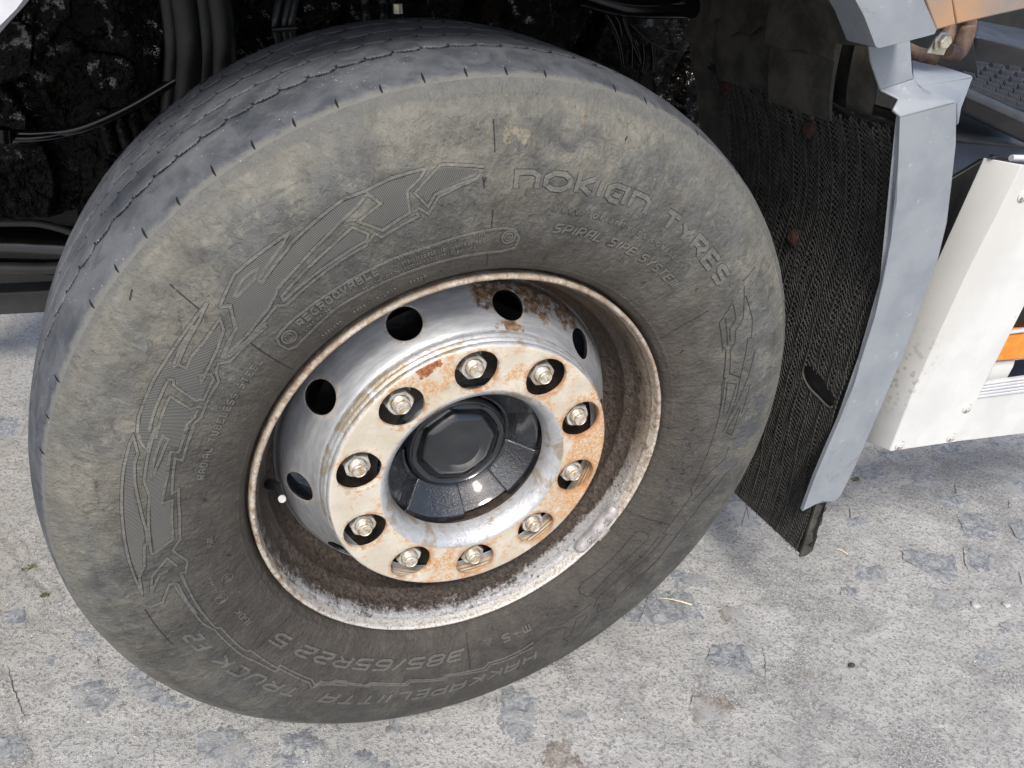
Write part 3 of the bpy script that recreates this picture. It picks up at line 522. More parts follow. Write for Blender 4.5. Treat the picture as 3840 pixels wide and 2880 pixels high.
# emblem bands round the left half, dark strips standing in for engraved lines round the right half
R1=Relief()
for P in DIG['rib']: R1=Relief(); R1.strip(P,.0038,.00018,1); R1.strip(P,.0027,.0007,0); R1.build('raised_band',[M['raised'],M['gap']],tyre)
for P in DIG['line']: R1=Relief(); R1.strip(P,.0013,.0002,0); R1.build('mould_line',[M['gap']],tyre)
def f():
    b=MB('fine_ribbed_rubber'); wv=b.math('SINE',b.mul(b.add(b.mul(b.ang(),.43),b.mul(b.rad(),-.25)),2*PI/.0019)); n=b.noise(25,5,.6)
    c=b.mix(b.lin(wv,-1,1),(.055,.056,.055),b.mix(n,(.12,.12,.115),(.19,.188,.17)))
    return b.out(c,.8,0,b.bump(wv,.5,.0006))
M['ribbed']=f()
for P in DIG['hatch']: R1=Relief(); R1.poly(P,.00032,0); R1.build('ribbed_panel',[M['ribbed']],tyre)
lettering('raised_lettering','nokian',96.6,71.6,406.3,427.8,.0052,gap=.17,font=G,outline=.0008)
lettering('raised_lettering','TYRES',68.0,46.9,405.5,428,.0056,gap=.16,outline=.0008)
lettering('raised_lettering','SPIRAL SIPE SYSTEM',87.4,54.4,360,371.5,.0020,gap=.28,slant=.5,outline=.0007)
lettering('small_lettering','www.nokiantyres.com/heavy',87.2,55.6,384.6,392.4,.0012,gap=.8,outline=.0006,font=G2)
lettering('raised_lettering','REGROOVABLE',136.6,120.2,352.8,362.8,.0021,gap=.22,outline=.0005)
lettering('small_lettering','LOAD RANGE I',136.6,129.9,344,348.3,.0007,gap=.5,outline=.0002)
lettering('small_lettering','PLIES: TREAD 5 STEEL   SIDEWALL 1 STEEL',117.7,100.4,359.0,362.4,.0006,gap=.5,outline=.0003)
lettering('small_lettering','STANDARDS FOR USE IN NORTH AMERICA',116,100.5,349.4,353.6,.0007,gap=.45,outline=.0003)
lettering('small_lettering','MAX. LOAD 4500 kg / 9920 lbs AT 900 kPa (130 psi) COLD',124,102.1,342.6,346.4,.0006,gap=.5,outline=.0003)
lettering('small_lettering','MADE IN POLAND',127.8,118.4,319.8,324.0,.0007,gap=.6,outline=.0003)
lettering('small_lettering','62507',115.4,112.0,319.6,324.0,.0007,gap=.5,outline=.0003)
lettering('small_lettering','10823570',136,130.7,319.6,323.6,.0006,gap=.5,outline=.0003)
lettering('raised_lettering','RADIAL TUBELESS STEEL',171.2,145.2,356.3,364.8,.0016,gap=.35,outline=.0005)
lettering('small_lettering','158L',-171.7,-174.6,345.5,352.5,.0011,gap=.35,outline=.0004)
lettering('small_lettering','160K',-147.4,-152.9,350,358,.0011,gap=.35,outline=.0003)
lettering('small_lettering','0315',-160.9,-164.4,358.5,362,.0007,gap=.4,outline=.0003)
lettering('raised_lettering','385/65R22.5',-85.0,-139.9,338.8,358.2,.0040,gap=.24,slant=1.2,outline=.0007)
lettering('raised_lettering','M+S',-65.6,-74.0,338.8,354,.0026,gap=.3,outline=.0007)
lettering('raised_lettering','HAKKAPELIITTA',-66.8,-118.3,402.5,424.5,.0042,gap=.26,slant=.9,outline=.0004,h=.0005)
lettering('raised_lettering','TRUCK',-124.0,-145.4,402.5,424,.0042,gap=.26,slant=.9,outline=.0004,h=.0005)
lettering('raised_lettering','F2',-148.7,-153.8,404,425,.0042,gap=.3,slant=.9,outline=.0004,h=.0005)
SAFE=['SAFETY WARNING: BEFORE MOUNTING','TIRE FAILURE MAY RESULT FROM','UNDERINFLATION OR OVERLOADING.','EXPLOSION OF TIRE AND RIM','USE SAFETY CAGE AND CLIP-ON','EXTENSION TOOL. ONLY SPECIALLY','TRAINED PERSONS SHOULD MOUNT']
for i,s_ in enumerate(SAFE): lettering('small_lettering',s_,10.6-.25*i,-14.8+.5*i,355.6-4.3*i,358.3-4.3*i,.0005,gap=.5,outline=.0002,h=.0003,step=.02)
def ringrel(name,th,r,R0,sw,txt=None,mat=0):
    R=Relief(); P=[(th+math.degrees(R0*math.cos(t)/r),(r+R0*math.sin(t))*1000) for t in np.linspace(0,2*PI,25)]
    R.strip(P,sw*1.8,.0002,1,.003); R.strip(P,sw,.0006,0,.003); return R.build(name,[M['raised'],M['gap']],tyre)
ringrel('approval_circle',-158.0,.360,.0072,.0010); lettering('small_lettering','E4',-157.1,-158.9,357.2,363.2,.0010,gap=.2,outline=.0002)
ringrel('approval_circle',-162.0,.343,.0066,.0008); lettering('small_lettering','E4',-161.3,-162.7,340.4,345.6,.0008,gap=.2,outline=.0002)
ringrel('registered_mark',45.0,.424,.0032,.0009)
for a in(139.2,95.8): ringrel('wear_rosette',a,.3535,.0078,.0022); ringrel('wear_rosette',a,.3535,.0046,.0014)
R1=Relief(); t0=-77.9
R1.strip([(t0-1.1,337),(t0+1.1,337),(t0,347.5),(t0-1.1,337)],.0009,.0006,0,.003)
for p in((0,340),(-.35,341),(.35,341),(0,343.5),(.1,338.8)): R1.strip([(t0+p[0]-.12,p[1]),(t0+p[0]+.12,p[1])],.0008,.0006,0,.003)
R1.build('snowflake_mark',[M['raised']],tyre)
# short rubber whiskers left from the mould
for a,r in((112.6,.322),(86,.330),(60.5,.345),(36,.335),(10,.345),(-4,.352),(-20,.362),(-31,.372),(-60,.345),(-75.5,.326),(-52,.362),(150,.36),(165,.365),(176,.355),(-168,.335),(75,.365),(50,.385),(80,.475),(101,.423)):
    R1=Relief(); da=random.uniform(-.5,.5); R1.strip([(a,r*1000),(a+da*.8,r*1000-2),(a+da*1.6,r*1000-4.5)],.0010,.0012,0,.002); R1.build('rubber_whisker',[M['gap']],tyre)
# -------------------------------------------------- rim
LIP=spline([(.306,.036),(.2990,.027),(.2978,.020),(.2988,.013),(.2990,.004),(.2980,-.0006),(.2958,-.0026),(.2934,-.0020),(.2920,.0008),(.2912,.006),(.2902,.012)],6)
BAR=spline([(.2902,.012),(.2884,.0155),(.2856,.020),(.2832,.032),(.2800,.046),(.2745,.055),(.2712,.061),(.2712,.070),(.2690,.082),(.2640,.093),(.2570,.101),(.2500,.112)],6)
def noisy_rev(name,prof,mat,parent,n=512,amp=.0004,sc_=60,flip=False,angle=None,seed=1):
    prof=np.array(prof);th=np.arange(n)*2*PI/n
    V=np.stack([prof[None,:,0]*np.cos(th)[:,None],np.repeat(prof[None,:,1],n,0),prof[None,:,0]*np.sin(th)[:,None]],-1)
    V=V*(1+0*V)+np.stack([np.cos(th)[:,None]*np.ones(len(prof)),0*V[...,1],np.sin(th)[:,None]*np.ones(len(prof))],-1)*(fbm(V*sc_,3,seed)*amp)[...,None]
    F=grid_faces(n,len(prof),True)
    return link(name,mesh(name,V.reshape(-1,3),F,mat,angle=angle),parent)
rim=noisy_rev('rim_lip',LIP,M['lip'],wheel,640,.0005,90)
noisy_rev('rim_barrel',BAR,M['barrel'],wheel,512,.0007,70)
revolve('rim_well',[(.2500,.112),(.246,.13),(.246,.20),(.262,.23),(.285,.30)],M['cavity'],wheel,128)
# -------------------------------------------------- plates with holes, swept round the axle
def polar_plate(name,cp,nsub,holes,mat,parent,thick,nth=240,amp=0,angle=40):
    """cp: profile (r,y) control points; holes: (theta, arc length, radius)"""
    pr=spline(cp,nsub); s=np.r_[0,np.cumsum(np.linalg.norm(np.diff(pr,axis=0),axis=1))]; rm=pr[:,0].mean()
    rof=lambda q:np.interp(q,s,pr[:,0]); pts=[];edges=[]; loops=[]
    A0=holes[0][0]+math.pi/len(holes)
    for (t0,s0,hr) in holes:
        r0=rof(s0); n=40; b=len(pts)
        t0=(t0-A0)%(2*PI)
        for k in range(n):
            a=2*PI*k/n; pts.append(((t0+hr*math.cos(a)/r0)*rm,s0+hr*math.sin(a)))
        edges+=[(b+k,b+(k+1)%n) for k in range(n)]; loops.append((t0,s0,hr,r0))
    ss=[0];
    for q in s[1:]:
        if q-ss[-1]>.0012: ss.append(float(q))
    ss[-1]=float(s[-1])
    for i in range(nth+1):
        t=2*PI*i/nth
        for q in ss:
            if all(((t-a[0])*a[3])**2+(q-a[1])**2>(a[2]*1.03+.0006)**2 for a in loops): pts.append((t*rm,q))
    r=mgeo.delaunay_2d_cdt([Vector(p) for p in pts],edges,[],0,1e-7)
    vv=np.array([[v[0],v[1]] for v in r[0]]); th=vv[:,0]/rm+A0; rr=rof(vv[:,1]); yy=np.interp(vv[:,1],s,pr[:,1])
    F=[]
    for f in r[2]:
        c=vv[list(f)].mean(0)
        if all(((c[0]/rm-a[0])*a[3])**2+(c[1]-a[1])**2>(a[2]*.995)**2 for a in loops): F.append(list(f))
    V=np.stack([rr*np.cos(th),yy,rr*np.sin(th)],-1)
    if amp: V[:,1]+=fbm(V*45,3,4)*amp
    me=bpy.data.meshes.new(name); me.from_pydata([tuple(v) for v in V],[],F); bm=bmesh.new(); bm.from_mesh(me)
    bmesh.ops.remove_doubles(bm,verts=bm.verts,dist=1e-5)
    loose=[v for v in bm.verts if not v.link_faces]; bmesh.ops.delete(bm,geom=loose,context='VERTS')
    bmesh.ops.recalc_face_normals(bm,faces=bm.faces)
    # make the front face look outward (-y)
    tot=sum(f.normal.y*f.calc_area() for f in bm.faces)
    if tot>0: bmesh.ops.reverse_faces(bm,faces=bm.faces)
    bm.to_mesh(me); bm.free(); [me.materials.append(q_) for q_ in (mat if isinstance(mat,list) else [mat])]; me.polygons.foreach_set('use_smooth',np.ones(len(me.polygons),bool)); me.set_sharp_from_angle(angle=R_(angle))
    o=link(name,me,parent); m=o.modifiers.new('thickness','SOLIDIFY'); m.thickness=thick; m.offset=-1
    if isinstance(mat,list): m.material_offset=1; m.material_offset_rim=1
    bv=o.modifiers.new('bevel','BEVEL'); bv.width=.0012; bv.segments=2; bv.limit_method='ANGLE'; bv.angle_limit=R_(60)
    return o
def arclen(cp,nsub,idx):
    pr=spline(cp,nsub); s=np.r_[0,np.cumsum(np.linalg.norm(np.diff(pr,axis=0),axis=1))]; return float(s[idx*nsub])
DISC=[(.196,.0315),(.203,.030),(.2085,.0315),(.213,.0375),(.2185,.0475),(.2300,.0635),(.243,.0790),(.2492,.0900),(.2530,.1010),(.262,.104)]
sH=arclen(DISC,6,5)
disc=polar_plate('wheel_disc',DISC,6,[(R_(190.5+DA-36*k),sH,.0228) for k in range(10)],[M['disc'],M['drum']],wheel,.006,240)
RING=[(.1170,.034),(.1178,.026),(.1205,.016),(.1255,.007),(.1320,.0012),(.1380,0),(.150,0),(.1675,0),(.186,0),(.1985,.0),(.2020,.0006),(.2043,.0034),(.2048,.0070),(.2040,.0090),(.2062,.0112),(.2074,.0140),(.2062,.0165),(.2076,.0185),(.2090,.0215),(.2086,.0255),(.2098,.0275)]
sR=arclen(RING,4,7)
PH=99.75+DA
ring=polar_plate('nut_ring',RING,4,[(R_(PH-36*k),sR,.0300) for k in range(10)],M['ring'],wheel,.006,300,.0003)
# flat centre of the disc behind the ring, with its stud seats
revolve('disc_face',[(.1275,.060),(.1265,.052),(.1275,.0465),(.131,.0445),(.196,.044),(.206,.040)],M['cavity'],wheel,128)
def nut():
    bm=bmesh.new(); rings=[]
    for y,r in((.0445,.0218),(.0405,.0218)): rings.append([(r*math.cos(2*PI*k/36),y,r*math.sin(2*PI*k/36)) for k in range(36)])
    lo=[bm.verts.new(p) for p in rings[0]]; hi=[bm.verts.new(p) for p in rings[1]]; bm.faces.new(hi)
    for k in range(36): bm.faces.new((lo[k],hi[k],hi[(k+1)%36],lo[(k+1)%36]))
    # hexagon with a bored, chamfered face
    H=.0187; y0,y1,y2=.0402,.0125,.0108
    def hexr(a): 
        a=(a+PI/6)%(PI/3)-PI/6; return H*math.cos(PI/6)/math.cos(a)
    N=60; L=[]
    for y,fn in((y0,lambda a:hexr(a)),(y1,lambda a:hexr(a)),(y2,lambda a:min(hexr(a),.0168)),(y2,lambda a:.0128),(y2+.003,lambda a:.0112)):
        L.append([bm.verts.new((fn(2*PI*k/N)*math.cos(2*PI*k/N),y,fn(2*PI*k/N)*math.sin(2*PI*k/N))) for k in range(N)])
    for i in range(len(L)-1):
        for k in range(N): bm.faces.new((L[i][k],L[i+1][k],L[i+1][(k+1)%N],L[i][(k+1)%N]))
    return bm
def stud():
    bm=bmesh.new(); N=32; L=[]; prof=[(.0110,.03)]
    y=.014
    while y>.0035: prof+=[(.0110,y),(.0102,y-.00075)]; y-=.0015
    prof+=[(.0098,.003),(.0096,.0005),(.0086,-.0008),(.0082,-.0008),(.0078,-.0002),(.0001,-.0003)]
    for r,y in prof: L.append([bm.verts.new((r*math.cos(2*PI*k/N),y,r*math.sin(2*PI*k/N))) for k in range(N)])
    for i in range(len(L)-1):
        for k in range(N): bm.faces.new((L[i][k],L[i+1][k],L[i+1][(k+1)%N],L[i][(k+1)%N]))
    return bm
n0=s0_=None
for k in range(10):
    a=R_(PH-36*k); p=(.1675*math.cos(a),0,HZ+.1675*math.sin(a)); rot=(0,random.uniform(0,2*PI),0)
    if k==0:
        n0=bmobj('wheel_nut',nut(),M['nut'],wheel,loc=p,angle=28,rot=rot); s0_=bmobj('threaded_stud',stud(),M['stud'],n0,loc=p,angle=50); s0_.location=(0,0,0)
    else:
        c=n0.copy(); col.objects.link(c); c.location=Vector(p)-wloc(wheel); c.rotation_euler=rot
        d=s0_.copy(); col.objects.link(d); d.parent=c; d.location=(0,0,0)
# -------------------------------------------------- hub
revolve('hub_body',spline([(.0715,.0700),(.0745,.0725),(.0765,.0765),(.0780,.0860),(.0820,.0915),(.0900,.0885),(.1160,.0610),(.1262,.0590),(.165,.096)],4),M['hubrough'],wheel,128)
# cap: eight flats running out from a round boss
bm=bmesh.new(); N=64; L=[]
def octr(a,R): a=(a+PI/8+.2)%(PI/4)-PI/8; return R*math.cos(PI/8)/math.cos(a)
prof=[(0.00001,.0580,0),(.0250,.0580,0),(.0262,.0576,0),(.0276,.0578,0),(.0285,.0582,0),(.0400,.0592,.25),(.0500,.0615,.55),(.0570,.0655,.8),(.0612,.0705,.8),(.0630,.0742,.3),(.0700,.0742,0),(.0722,.0700,0),(.0735,.0705,0)]
for r,y,o in prof: L.append([bm.verts.new((((1-o)*r+o*octr(2*PI*k/N,r*1.04))*math.cos(2*PI*k/N),y,((1-o)*r+o*octr(2*PI*k/N,r*1.04))*math.sin(2*PI*k/N))) for k in range(N)])
for i in range(len(L)-1):
    for k in range(N): bm.faces.new((L[i][k],L[i+1][k],L[i+1][(k+1)%N],L[i][(k+1)%N]))
cap=bmobj('hub_cap',bm,M['hub'],wheel,angle=65); cap['label']='glossy black octagonal hub cap with a round boss'
for w0,w1 in ((-136,-86),(-50,-9),(26,66),(100,140),(178,210)):        # raised wedges round the hub
    a0=R_(w0); a1=R_(w1)
    bm=bmesh.new(); nn=8; top=[];bot=[]
    for j,(r,y) in enumerate(((.0785,.0780),(.0830,.0775),(.1010,.0600),(.1155,.0460),(.126,.0470))):
        top.append([(r*math.cos(a0+(a1-a0)*i/nn+(.0)),y,r*math.sin(a0+(a1-a0)*i/nn)) for i in range(nn+1)])
    T=[[bm.verts.new(p) for p in row] for row in top]; B=[[bm.verts.new((p[0],.112,p[2])) for p in row] for row in top]
    m=len(T)
    for i in range(m-1):
        for j in range(nn): bm.faces.new((T[i][j],T[i][j+1],T[i+1][j+1],T[i+1][j]))
        bm.faces.new((T[i][0],T[i+1][0],B[i+1][0],B[i][0])); bm.faces.new((T[i][nn],T[i+1][nn],B[i+1][nn],B[i][nn]))
    for j in range(nn): bm.faces.new((T[0][j],T[0][j+1],B[0][j+1],B[0][j])); bm.faces.new((T[-1][j],T[-1][j+1],B[-1][j+1],B[-1][j]))
    bmobj('hub_rib',bm,M['hubrough'],wheel,bevel=.0022)
revolve('brake_drum',[(.115,.125),(.19,.125),(.205,.13),(.212,.15),(.212,.30),(.0,.30)],M['drum'],wheel,96)
# -------------------------------------------------- balance weight clipped on the lip, valve
bm=bmesh.new(); rows=[]; nn=26
prof=[(.2868,.0035),(.2872,-.004),(.2852,-.0072),(.2800,-.0068),(.2738,-.0015),(.2722,.0050),(.2745,.0120)]
A0,A1=R_(-40.5+DA),R_(-21.0+DA)
for i in range(nn+1):
    t=i/nn; a=A0+(A1-A0)*t; e=min(1,min(t,1-t)*nn*.30+.35) ; e=math.sqrt(max(0,min(1,e)))
    cx,cy=.280,.003
    rows.append([bm.verts.new(((cx+(r-cx)*e)*math.cos(a),cy+(y-cy)*e,(cx+(r-cx)*e)*math.sin(a))) for r,y in prof])
for i in range(nn):
    for j in range(len(prof)-1): bm.faces.new((rows[i][j],rows[i+1][j],rows[i+1][j+1],rows[i][j+1]))
bm.faces.new(rows[0]); bm.faces.new(rows[-1][::-1])
wt=bmobj('balance_weight',bm,M['lead'],wheel,angle=60)
def stamp(txt,a0,a1,r0,r1):   # stamped figures on the weight face, following its slope
    ws=[NARROW.get(c,1) for c in txt]; tot=sum(ws)+.35*(len(txt)-1); x=0; V=[];F=[]
    for c,wd in zip(txt,ws):
        for ln in G.get(c,[]):
            for p,q in zip(ln[:-1],ln[1:]):
                P=[]
                for pt in(p,q):
                    a=R_(DA+a0+(a1-a0)*((x+pt[0]*wd)/tot)); r=r0+(r1-r0)*pt[1]; P.append((a,r))
                d=np.array([(P[1][0]-P[0][0])*.28,P[1][1]-P[0][1]]); L_=np.linalg.norm(d)+1e-9; nrm=np.array([-d[1],d[0]])/L_*.0006
                b=len(V)
                for (a,r),sgn in((P[0],1),(P[1],1),(P[1],-1),(P[0],-1)):
                    a2=a+sgn*nrm[0]/.28; r2=r+sgn*nrm[1]; y=np.interp(r2,[.2738,.2800,.2852],[-.0015,-.0068,-.0072])-.00015-.00001*len(F)**.5
                    V.append((r2*math.cos(a2),y,r2*math.sin(a2)))
                F.append([b,b+1,b+2,b+3])
        x+=wd+.35
    return V,F
V=[];F=[]
for t in(('500-',-25.3,-28.3,.2755,.2828),('5',-30.3,-31.2,.2755,.2828),('029',-33.6,-36.0,.2755,.2828)):
    v,f=stamp(*t); F+=[[i+len(V) for i in q] for q in f]; V+=v
link('stamped_figures',mesh('stamped_figures',V,F,M['stamp'],smooth=False),wt)
# the clip over the lip
bm=bmesh.new(); c0,c1=R_(-33.5+DA),R_(-28.8+DA); rows=[]
for i in range(8):
    a=c0+(c1-c0)*i/7; rows.append([bm.verts.new((r*math.cos(a),y,r*math.sin(a))) for r,y in((.2845,-.0055),(.2880,-.0065),(.2950,-.0056),(.2998,-.0030),(.3006,.004),(.2996,.004),(.2990,-.0022),(.2945,-.0044),(.2880,-.0050))])
for i in range(7):
    for j in range(8): bm.faces.new((rows[i][j],rows[i+1][j],rows[i+1][j+1],rows[i][j+1]))
bm.faces.new(rows[0]);bm.faces.new(rows[-1][::-1])
bmobj('weight_clip',bm,M['lip'],wheel)
va=at_y(1010,1815,.055); vb=at_y(1042,1825,.035); vc=at_y(1057,1868,.008)
vs=tube('valve_stem',[va,vb,(vb+vc)/2,vc],[.0075,.0062,.0055,.0050],M['blackrub'],wheel,12)
vd=vc+(vc-vb)/np.linalg.norm(vc-vb)*.004
tube('valve_cap',[vc-(vd-vc)*.1,vc+(vd-vc)*.5,vd],[.0048,.0050,.0044],M['white'],vs,16)
# ================================================================ TRUCK BODY ROUND THE WHEEL
# the wheel is steered a little; the body runs along its own axes
PSI=R_(-6.5); BX=np.array([math.cos(PSI),math.sin(PSI),0]); BY=np.array([-math.sin(PSI),math.cos(PSI),0]); BZ=np.array([0,0,1.])
def B(x,y,z): return BX*x+BY*y+BZ*z
def at_b(px_,py_,Y):
    d=ray(px_,py_); return CP_+d*((Y-CP_@BY)/(d@BY))
def carry_on(pix,pts,far=3890,by=.6):
    """parts that run out of view at the right go on along their own edges"""
    n=len(pix); out=list(pts)
    for i in range(n):
        if pix[i][0]<far: continue
        for j in ((i-1)%n,(i+1)%n):
            if pix[j][0]<far: d=pts[i]-pts[j]; out[i]=pts[i]+d/np.linalg.norm(d)*by; break
    return out
def plate(name,pix,Y,depth,mat,parent,bevel=.003,angle=35):
    """plate parallel to the truck's side; outline points (px,py[,depth]); real thickness inward"""
    pts=[at_b(p[0],p[1],p[2] if len(p)>2 else Y) for p in pix]
    if name in('bottom_panel','aluminium_rib','aluminium_edge','marker_lamp','inner_rail','rear_bulkhead'): pts=carry_on(pix,pts)
    bm=bmesh.new(); extr(bm,pts,BY*depth)
    bmesh.ops.triangulate(bm,faces=[f for f in bm.faces if len(f.verts)>4])
    return bmobj(name,bm,mat,parent,bevel=bevel,angle=angle)
def bpoly(name,pts,vec,mat,parent,bevel=.003):
    bm=bmesh.new(); extr(bm,[B(*p) for p in pts],B(*vec)); bmesh.ops.triangulate(bm,faces=[f for f in bm.faces if len(f.verts)>4])
    return bmobj(name,bm,mat,parent,bevel=bevel)
# -------------------------------------------------- mudguard
mg=empty('mudguard',tuple(B(.62,.1,0)),'grey edged black mudguard with a netted spray flap behind the tyre','mudguard')
OUT=spline([(.500,.62),(.508,.53),(.521,.475),(.548,.43),(.575,.364),(.594,.286),(.601,.157),(.607,.01),(.622,-.10),(.634,-.19),(.641,-.297)][::-1],8)   # (x,z) from the bottom up
OL=np.r_[0,np.cumsum(np.linalg.norm(np.diff(OUT,axis=0),axis=1))]
def flap(y,v,off=0):
    """point on the flap: y inward, v metres up from the lower edge, off towards the wheel"""
    x=np.interp(v,OL,OUT[:,0]); z=np.interp(v,OL,OUT[:,1]); dx=np.interp(v+.004,OL,OUT[:,0])-np.interp(v-.004,OL,OUT[:,0]); dz=np.interp(v+.004,OL,OUT[:,1])-np.interp(v-.004,OL,OUT[:,1])
    L=np.sqrt(dx*dx+dz*dz)+1e-9; nx=-dz/L; nz=dx/L
    X=x-.060*(y/.36)+off*nx; Z=z+off*nz
    return X[...,None]*BX+np.asarray(y)[...,None]*BY+Z[...,None]*BZ
VT=float(np.interp(.478,OUT[:,1],OL))          # top edge of the net
yy,vv=np.meshgrid(np.linspace(.006,.375,40),np.linspace(0.0,VT+.012,80),indexing='ij')
P=flap(yy,vv,-.006).reshape(-1,3); P2=flap(yy,vv,-.012).reshape(-1,3)
n,m=yy.shape; F=grid_faces(n,m); N=n*m
F=np.concatenate([F,F[:,::-1]+N,np.array([[j,j+N,j+1+N,j+1] for j in range(m-1)]),np.array([[(n-1)*m+j,(n-1)*m+j+1,(n-1)*m+j+1+N,(n-1)*m+j+N] for j in range(m-1)]),np.array([[i*m,(i+1)*m,(i+1)*m+N,i*m+N] for i in range(n-1)])])
link('inner_shell',mesh('inner_shell',np.concatenate([P,P2]),F,M['netback'],angle=40),mg)
# spray net: wavy strands that meet and part in honeycombs, thrown into upright ridges
def net():
    V=[];F=[];pu=.0027;pv=.0023; nu=int(.357/pu); 
    for i in range(nu):
        u0=.012+i*pu
        vtop=VT-.004+.006*math.sin(i*.9)+.004*math.sin(i*.37); vbot=.002+.006*abs(math.sin(i*.55))+.004*random.random()
        k=int((vtop-vbot)/pv); vs=vbot+np.arange(k)*pv; ph=np.arange(k)%4
        # square-ish wave: two steps apart, two steps together
        u=u0+np.where((ph<2)^(i%2==0),.00092,-.00092)+rng.normal(0,.00013,k)
        ridge_=.0032*np.exp(-(((u+.004*np.sin(vs*9)+.0022*np.sin(vs*23+i*0))%.026-.013)/.0032)**2)
        h=.0012+ridge_+.0008*np.sin(vs*60+i)
        hole=np.abs((u-.057)/.036)**2.6+np.abs((vs-.349-.35*(u-.057))/.0155)**2.6       # worn-out opening
        keep=(hole>1.0)
        w_=.00055
        a=flap(u-w_,vs,h); b=flap(u,vs,h+.0009); c=flap(u+w_,vs,h)
        base=len(V); V+=list(np.stack([a,b,c],1).reshape(-1,3))
        for j in range(k-1):
            if keep[j] and keep[j+1]:
                q=base+3*j; F.append([q,q+1,q+4,q+3]); F.append([q+1,q+2,q+5,q+4])
    return V,F
V,F=net(); o=link('spray_net',mesh('spray_net',V,F,M['net'],smooth=False),mg); tag(o,'black honeycomb spray net in upright ridges, torn along its foot',kind='stuff')
# binding along the top of the net and scalloped foot
tube('net_binding',[tuple(flap(np.array(y),np.array(VT+.003*math.sin(y*70)),.001)) for y in np.linspace(.004,.37,14)],.0026,M['netback'],mg,8,5)
bm=bmesh.new(); vs_=np.linspace(.001,.140,70); extr(bm,[flap(np.array(.0035),np.array(v),.002) for v in (vs_[0],vs_[-1])]+[flap(np.array(.0035),np.array(v),-.003-.020*abs(math.sin(v*95+.3))) for v in vs_[::-1]],BY*.004); bmesh.ops.triangulate(bm,faces=[f for f in bm.faces if len(f.verts)>4]); bmobj('torn_lip',bm,M['inner'],mg,bevel=.0008)
# recessed hand hole with a rolled rim
o=bmesh.new(); c=[]
for a in np.linspace(0,2*PI,28,endpoint=False): c.append(flap(np.array(.057+.037*math.cos(a)),np.array(.349+.35*.037*math.cos(a)+.0165*math.sin(a)),-.0050))
extr(o,c,B(.004,0,0)); bmobj('opening_plate',o,M['netback'],mg,bevel=.001)
tube('opening_rim',[tuple(flap(np.array(.057+.037*np.sign(math.cos(a))*abs(math.cos(a))**.7),np.array(.349+.35*.037*math.cos(a)+.0165*np.sign(math.sin(a))*abs(math.sin(a))**.7),.0020)) for a in np.linspace(R_(-172),R_(30),16)],.0019,M['inner'],mg,8,4)
def near_flap(px_,py_):
    best=None
    for y in np.linspace(.01,.37,60):
        for v in np.linspace(0,OL[-1],160):
            q=flap(np.array(y),np.array(v),.004)-CP_; w_=CR@q; e=(1920+FPX*w_[0]/w_[2]-px_)**2+(1440+FPX*w_[1]/w_[2]-py_)**2
            if best is None or e<best[0]: best=(e,y,v)
    return best[1],best[2]
bolt0=None
for (a,b_) in((2724,335),(3036,480),(2978,885)):
    y,v=near_flap(a,b_); p=flap(np.array(y),np.array(v),.0062)
    if bolt0 is None:
        bm=bmesh.new(); L=[]
        for r,h in((.0140,0),(.0138,.0012),(.0122,.0020),(.0100,.0024),(.0094,.0044),(.0074,.0056),(.0045,.0058),(.0001,.0052)):
            L.append([bm.verts.new((-h,r*math.cos(2*PI*k/18)*(1+.10*math.sin(k*2.3+r*900)),r*math.sin(2*PI*k/18))) for k in range(18)])
        for i in range(len(L)-1):
            for k in range(18): bm.faces.new((L[i][k],L[i+1][k],L[i+1][(k+1)%18],L[i][(k+1)%18]))
        bolt0=bmobj('rusty_bolt',bm,M['rustbolt'],mg,loc=tuple(p+BZ*HZ),rot=(0,0,PSI))
    else:
        c=bolt0.copy(); col.objects.link(c); c.location=Vector(p+BZ*HZ)-wloc(mg)
# black inner mouldings above the net, stepping outward
def panel(name,ylo,yhi,v0,v1,off,mat,wav=0,ny=10,nv=10,th=.004):
    yg,vg=np.meshgrid(np.linspace(ylo,yhi,ny),np.linspace(0,1,nv),indexing='ij')
    lo=v0+wav*np.sin(yg*60)*.5+wav*np.sin(yg*137+1)*.35
    V0=flap(yg,lo+(v1-lo)*vg,off+.002*np.sin(vg*3)).reshape(-1,3); V1=flap(yg,lo+(v1-lo)*vg,off-th).reshape(-1,3)
    n,m=yg.shape;F=grid_faces(n,m);N=n*m
    F=np.concatenate([F,F[:,::-1]+N,np.array([[j,j+N,j+1+N,j+1] for j in range(m-1)]),np.array([[(n-1)*m+j,(n-1)*m+j+1,(n-1)*m+j+1+N,(n-1)*m+j+N] for j in range(m-1)]),np.array([[i*m,(i+1)*m,(i+1)*m+N,i*m+N] for i in range(n-1)])])
    return link(name,mesh(name,np.concatenate([V0,V1]),F,M[mat] if isinstance(mat,str) else mat,angle=30),mg)
panel('moulding',.350,.425,.0,OL[-1],-.001,'inner')
panel('moulding',.215,.346,VT-.01,OL[-1],.004,'inner'); panel('moulding',.095,.211,VT-.01,OL[-1],.018,'inner'); panel('moulding',.050,.091,VT-.01,OL[-1],-.004,'inner')
panel('moulding',.055,.375,VT-.002,OL[-1],-.010,'netback')
panel('hanging_flap',.218,.346,VT+.072,OL[-1],.022,'inner',.014,24); panel('hanging_flap',.085,.211,VT+.066,OL[-1],.032,'inner',.004,24)
bm=bmesh.new(); P0=[(.40,.62),(.46,.72),(.3,.80),(0,.84),(-.5,.84)]  # unseen arch sheet, added low to keep the sky off the bay
a=[];b2=[]
for x,z in [(.46,.64),(.42,.675),(.3,.69),(-.2,.69),(-.9,.69)]: a.append(bm.verts.new(B(x,-.03,z))); b2.append(bm.verts.new(B(x-.04,1.18,z)))
for i in range(len(a)-1): bm.faces.new((a[i],a[i+1],b2[i+1],b2[i]))
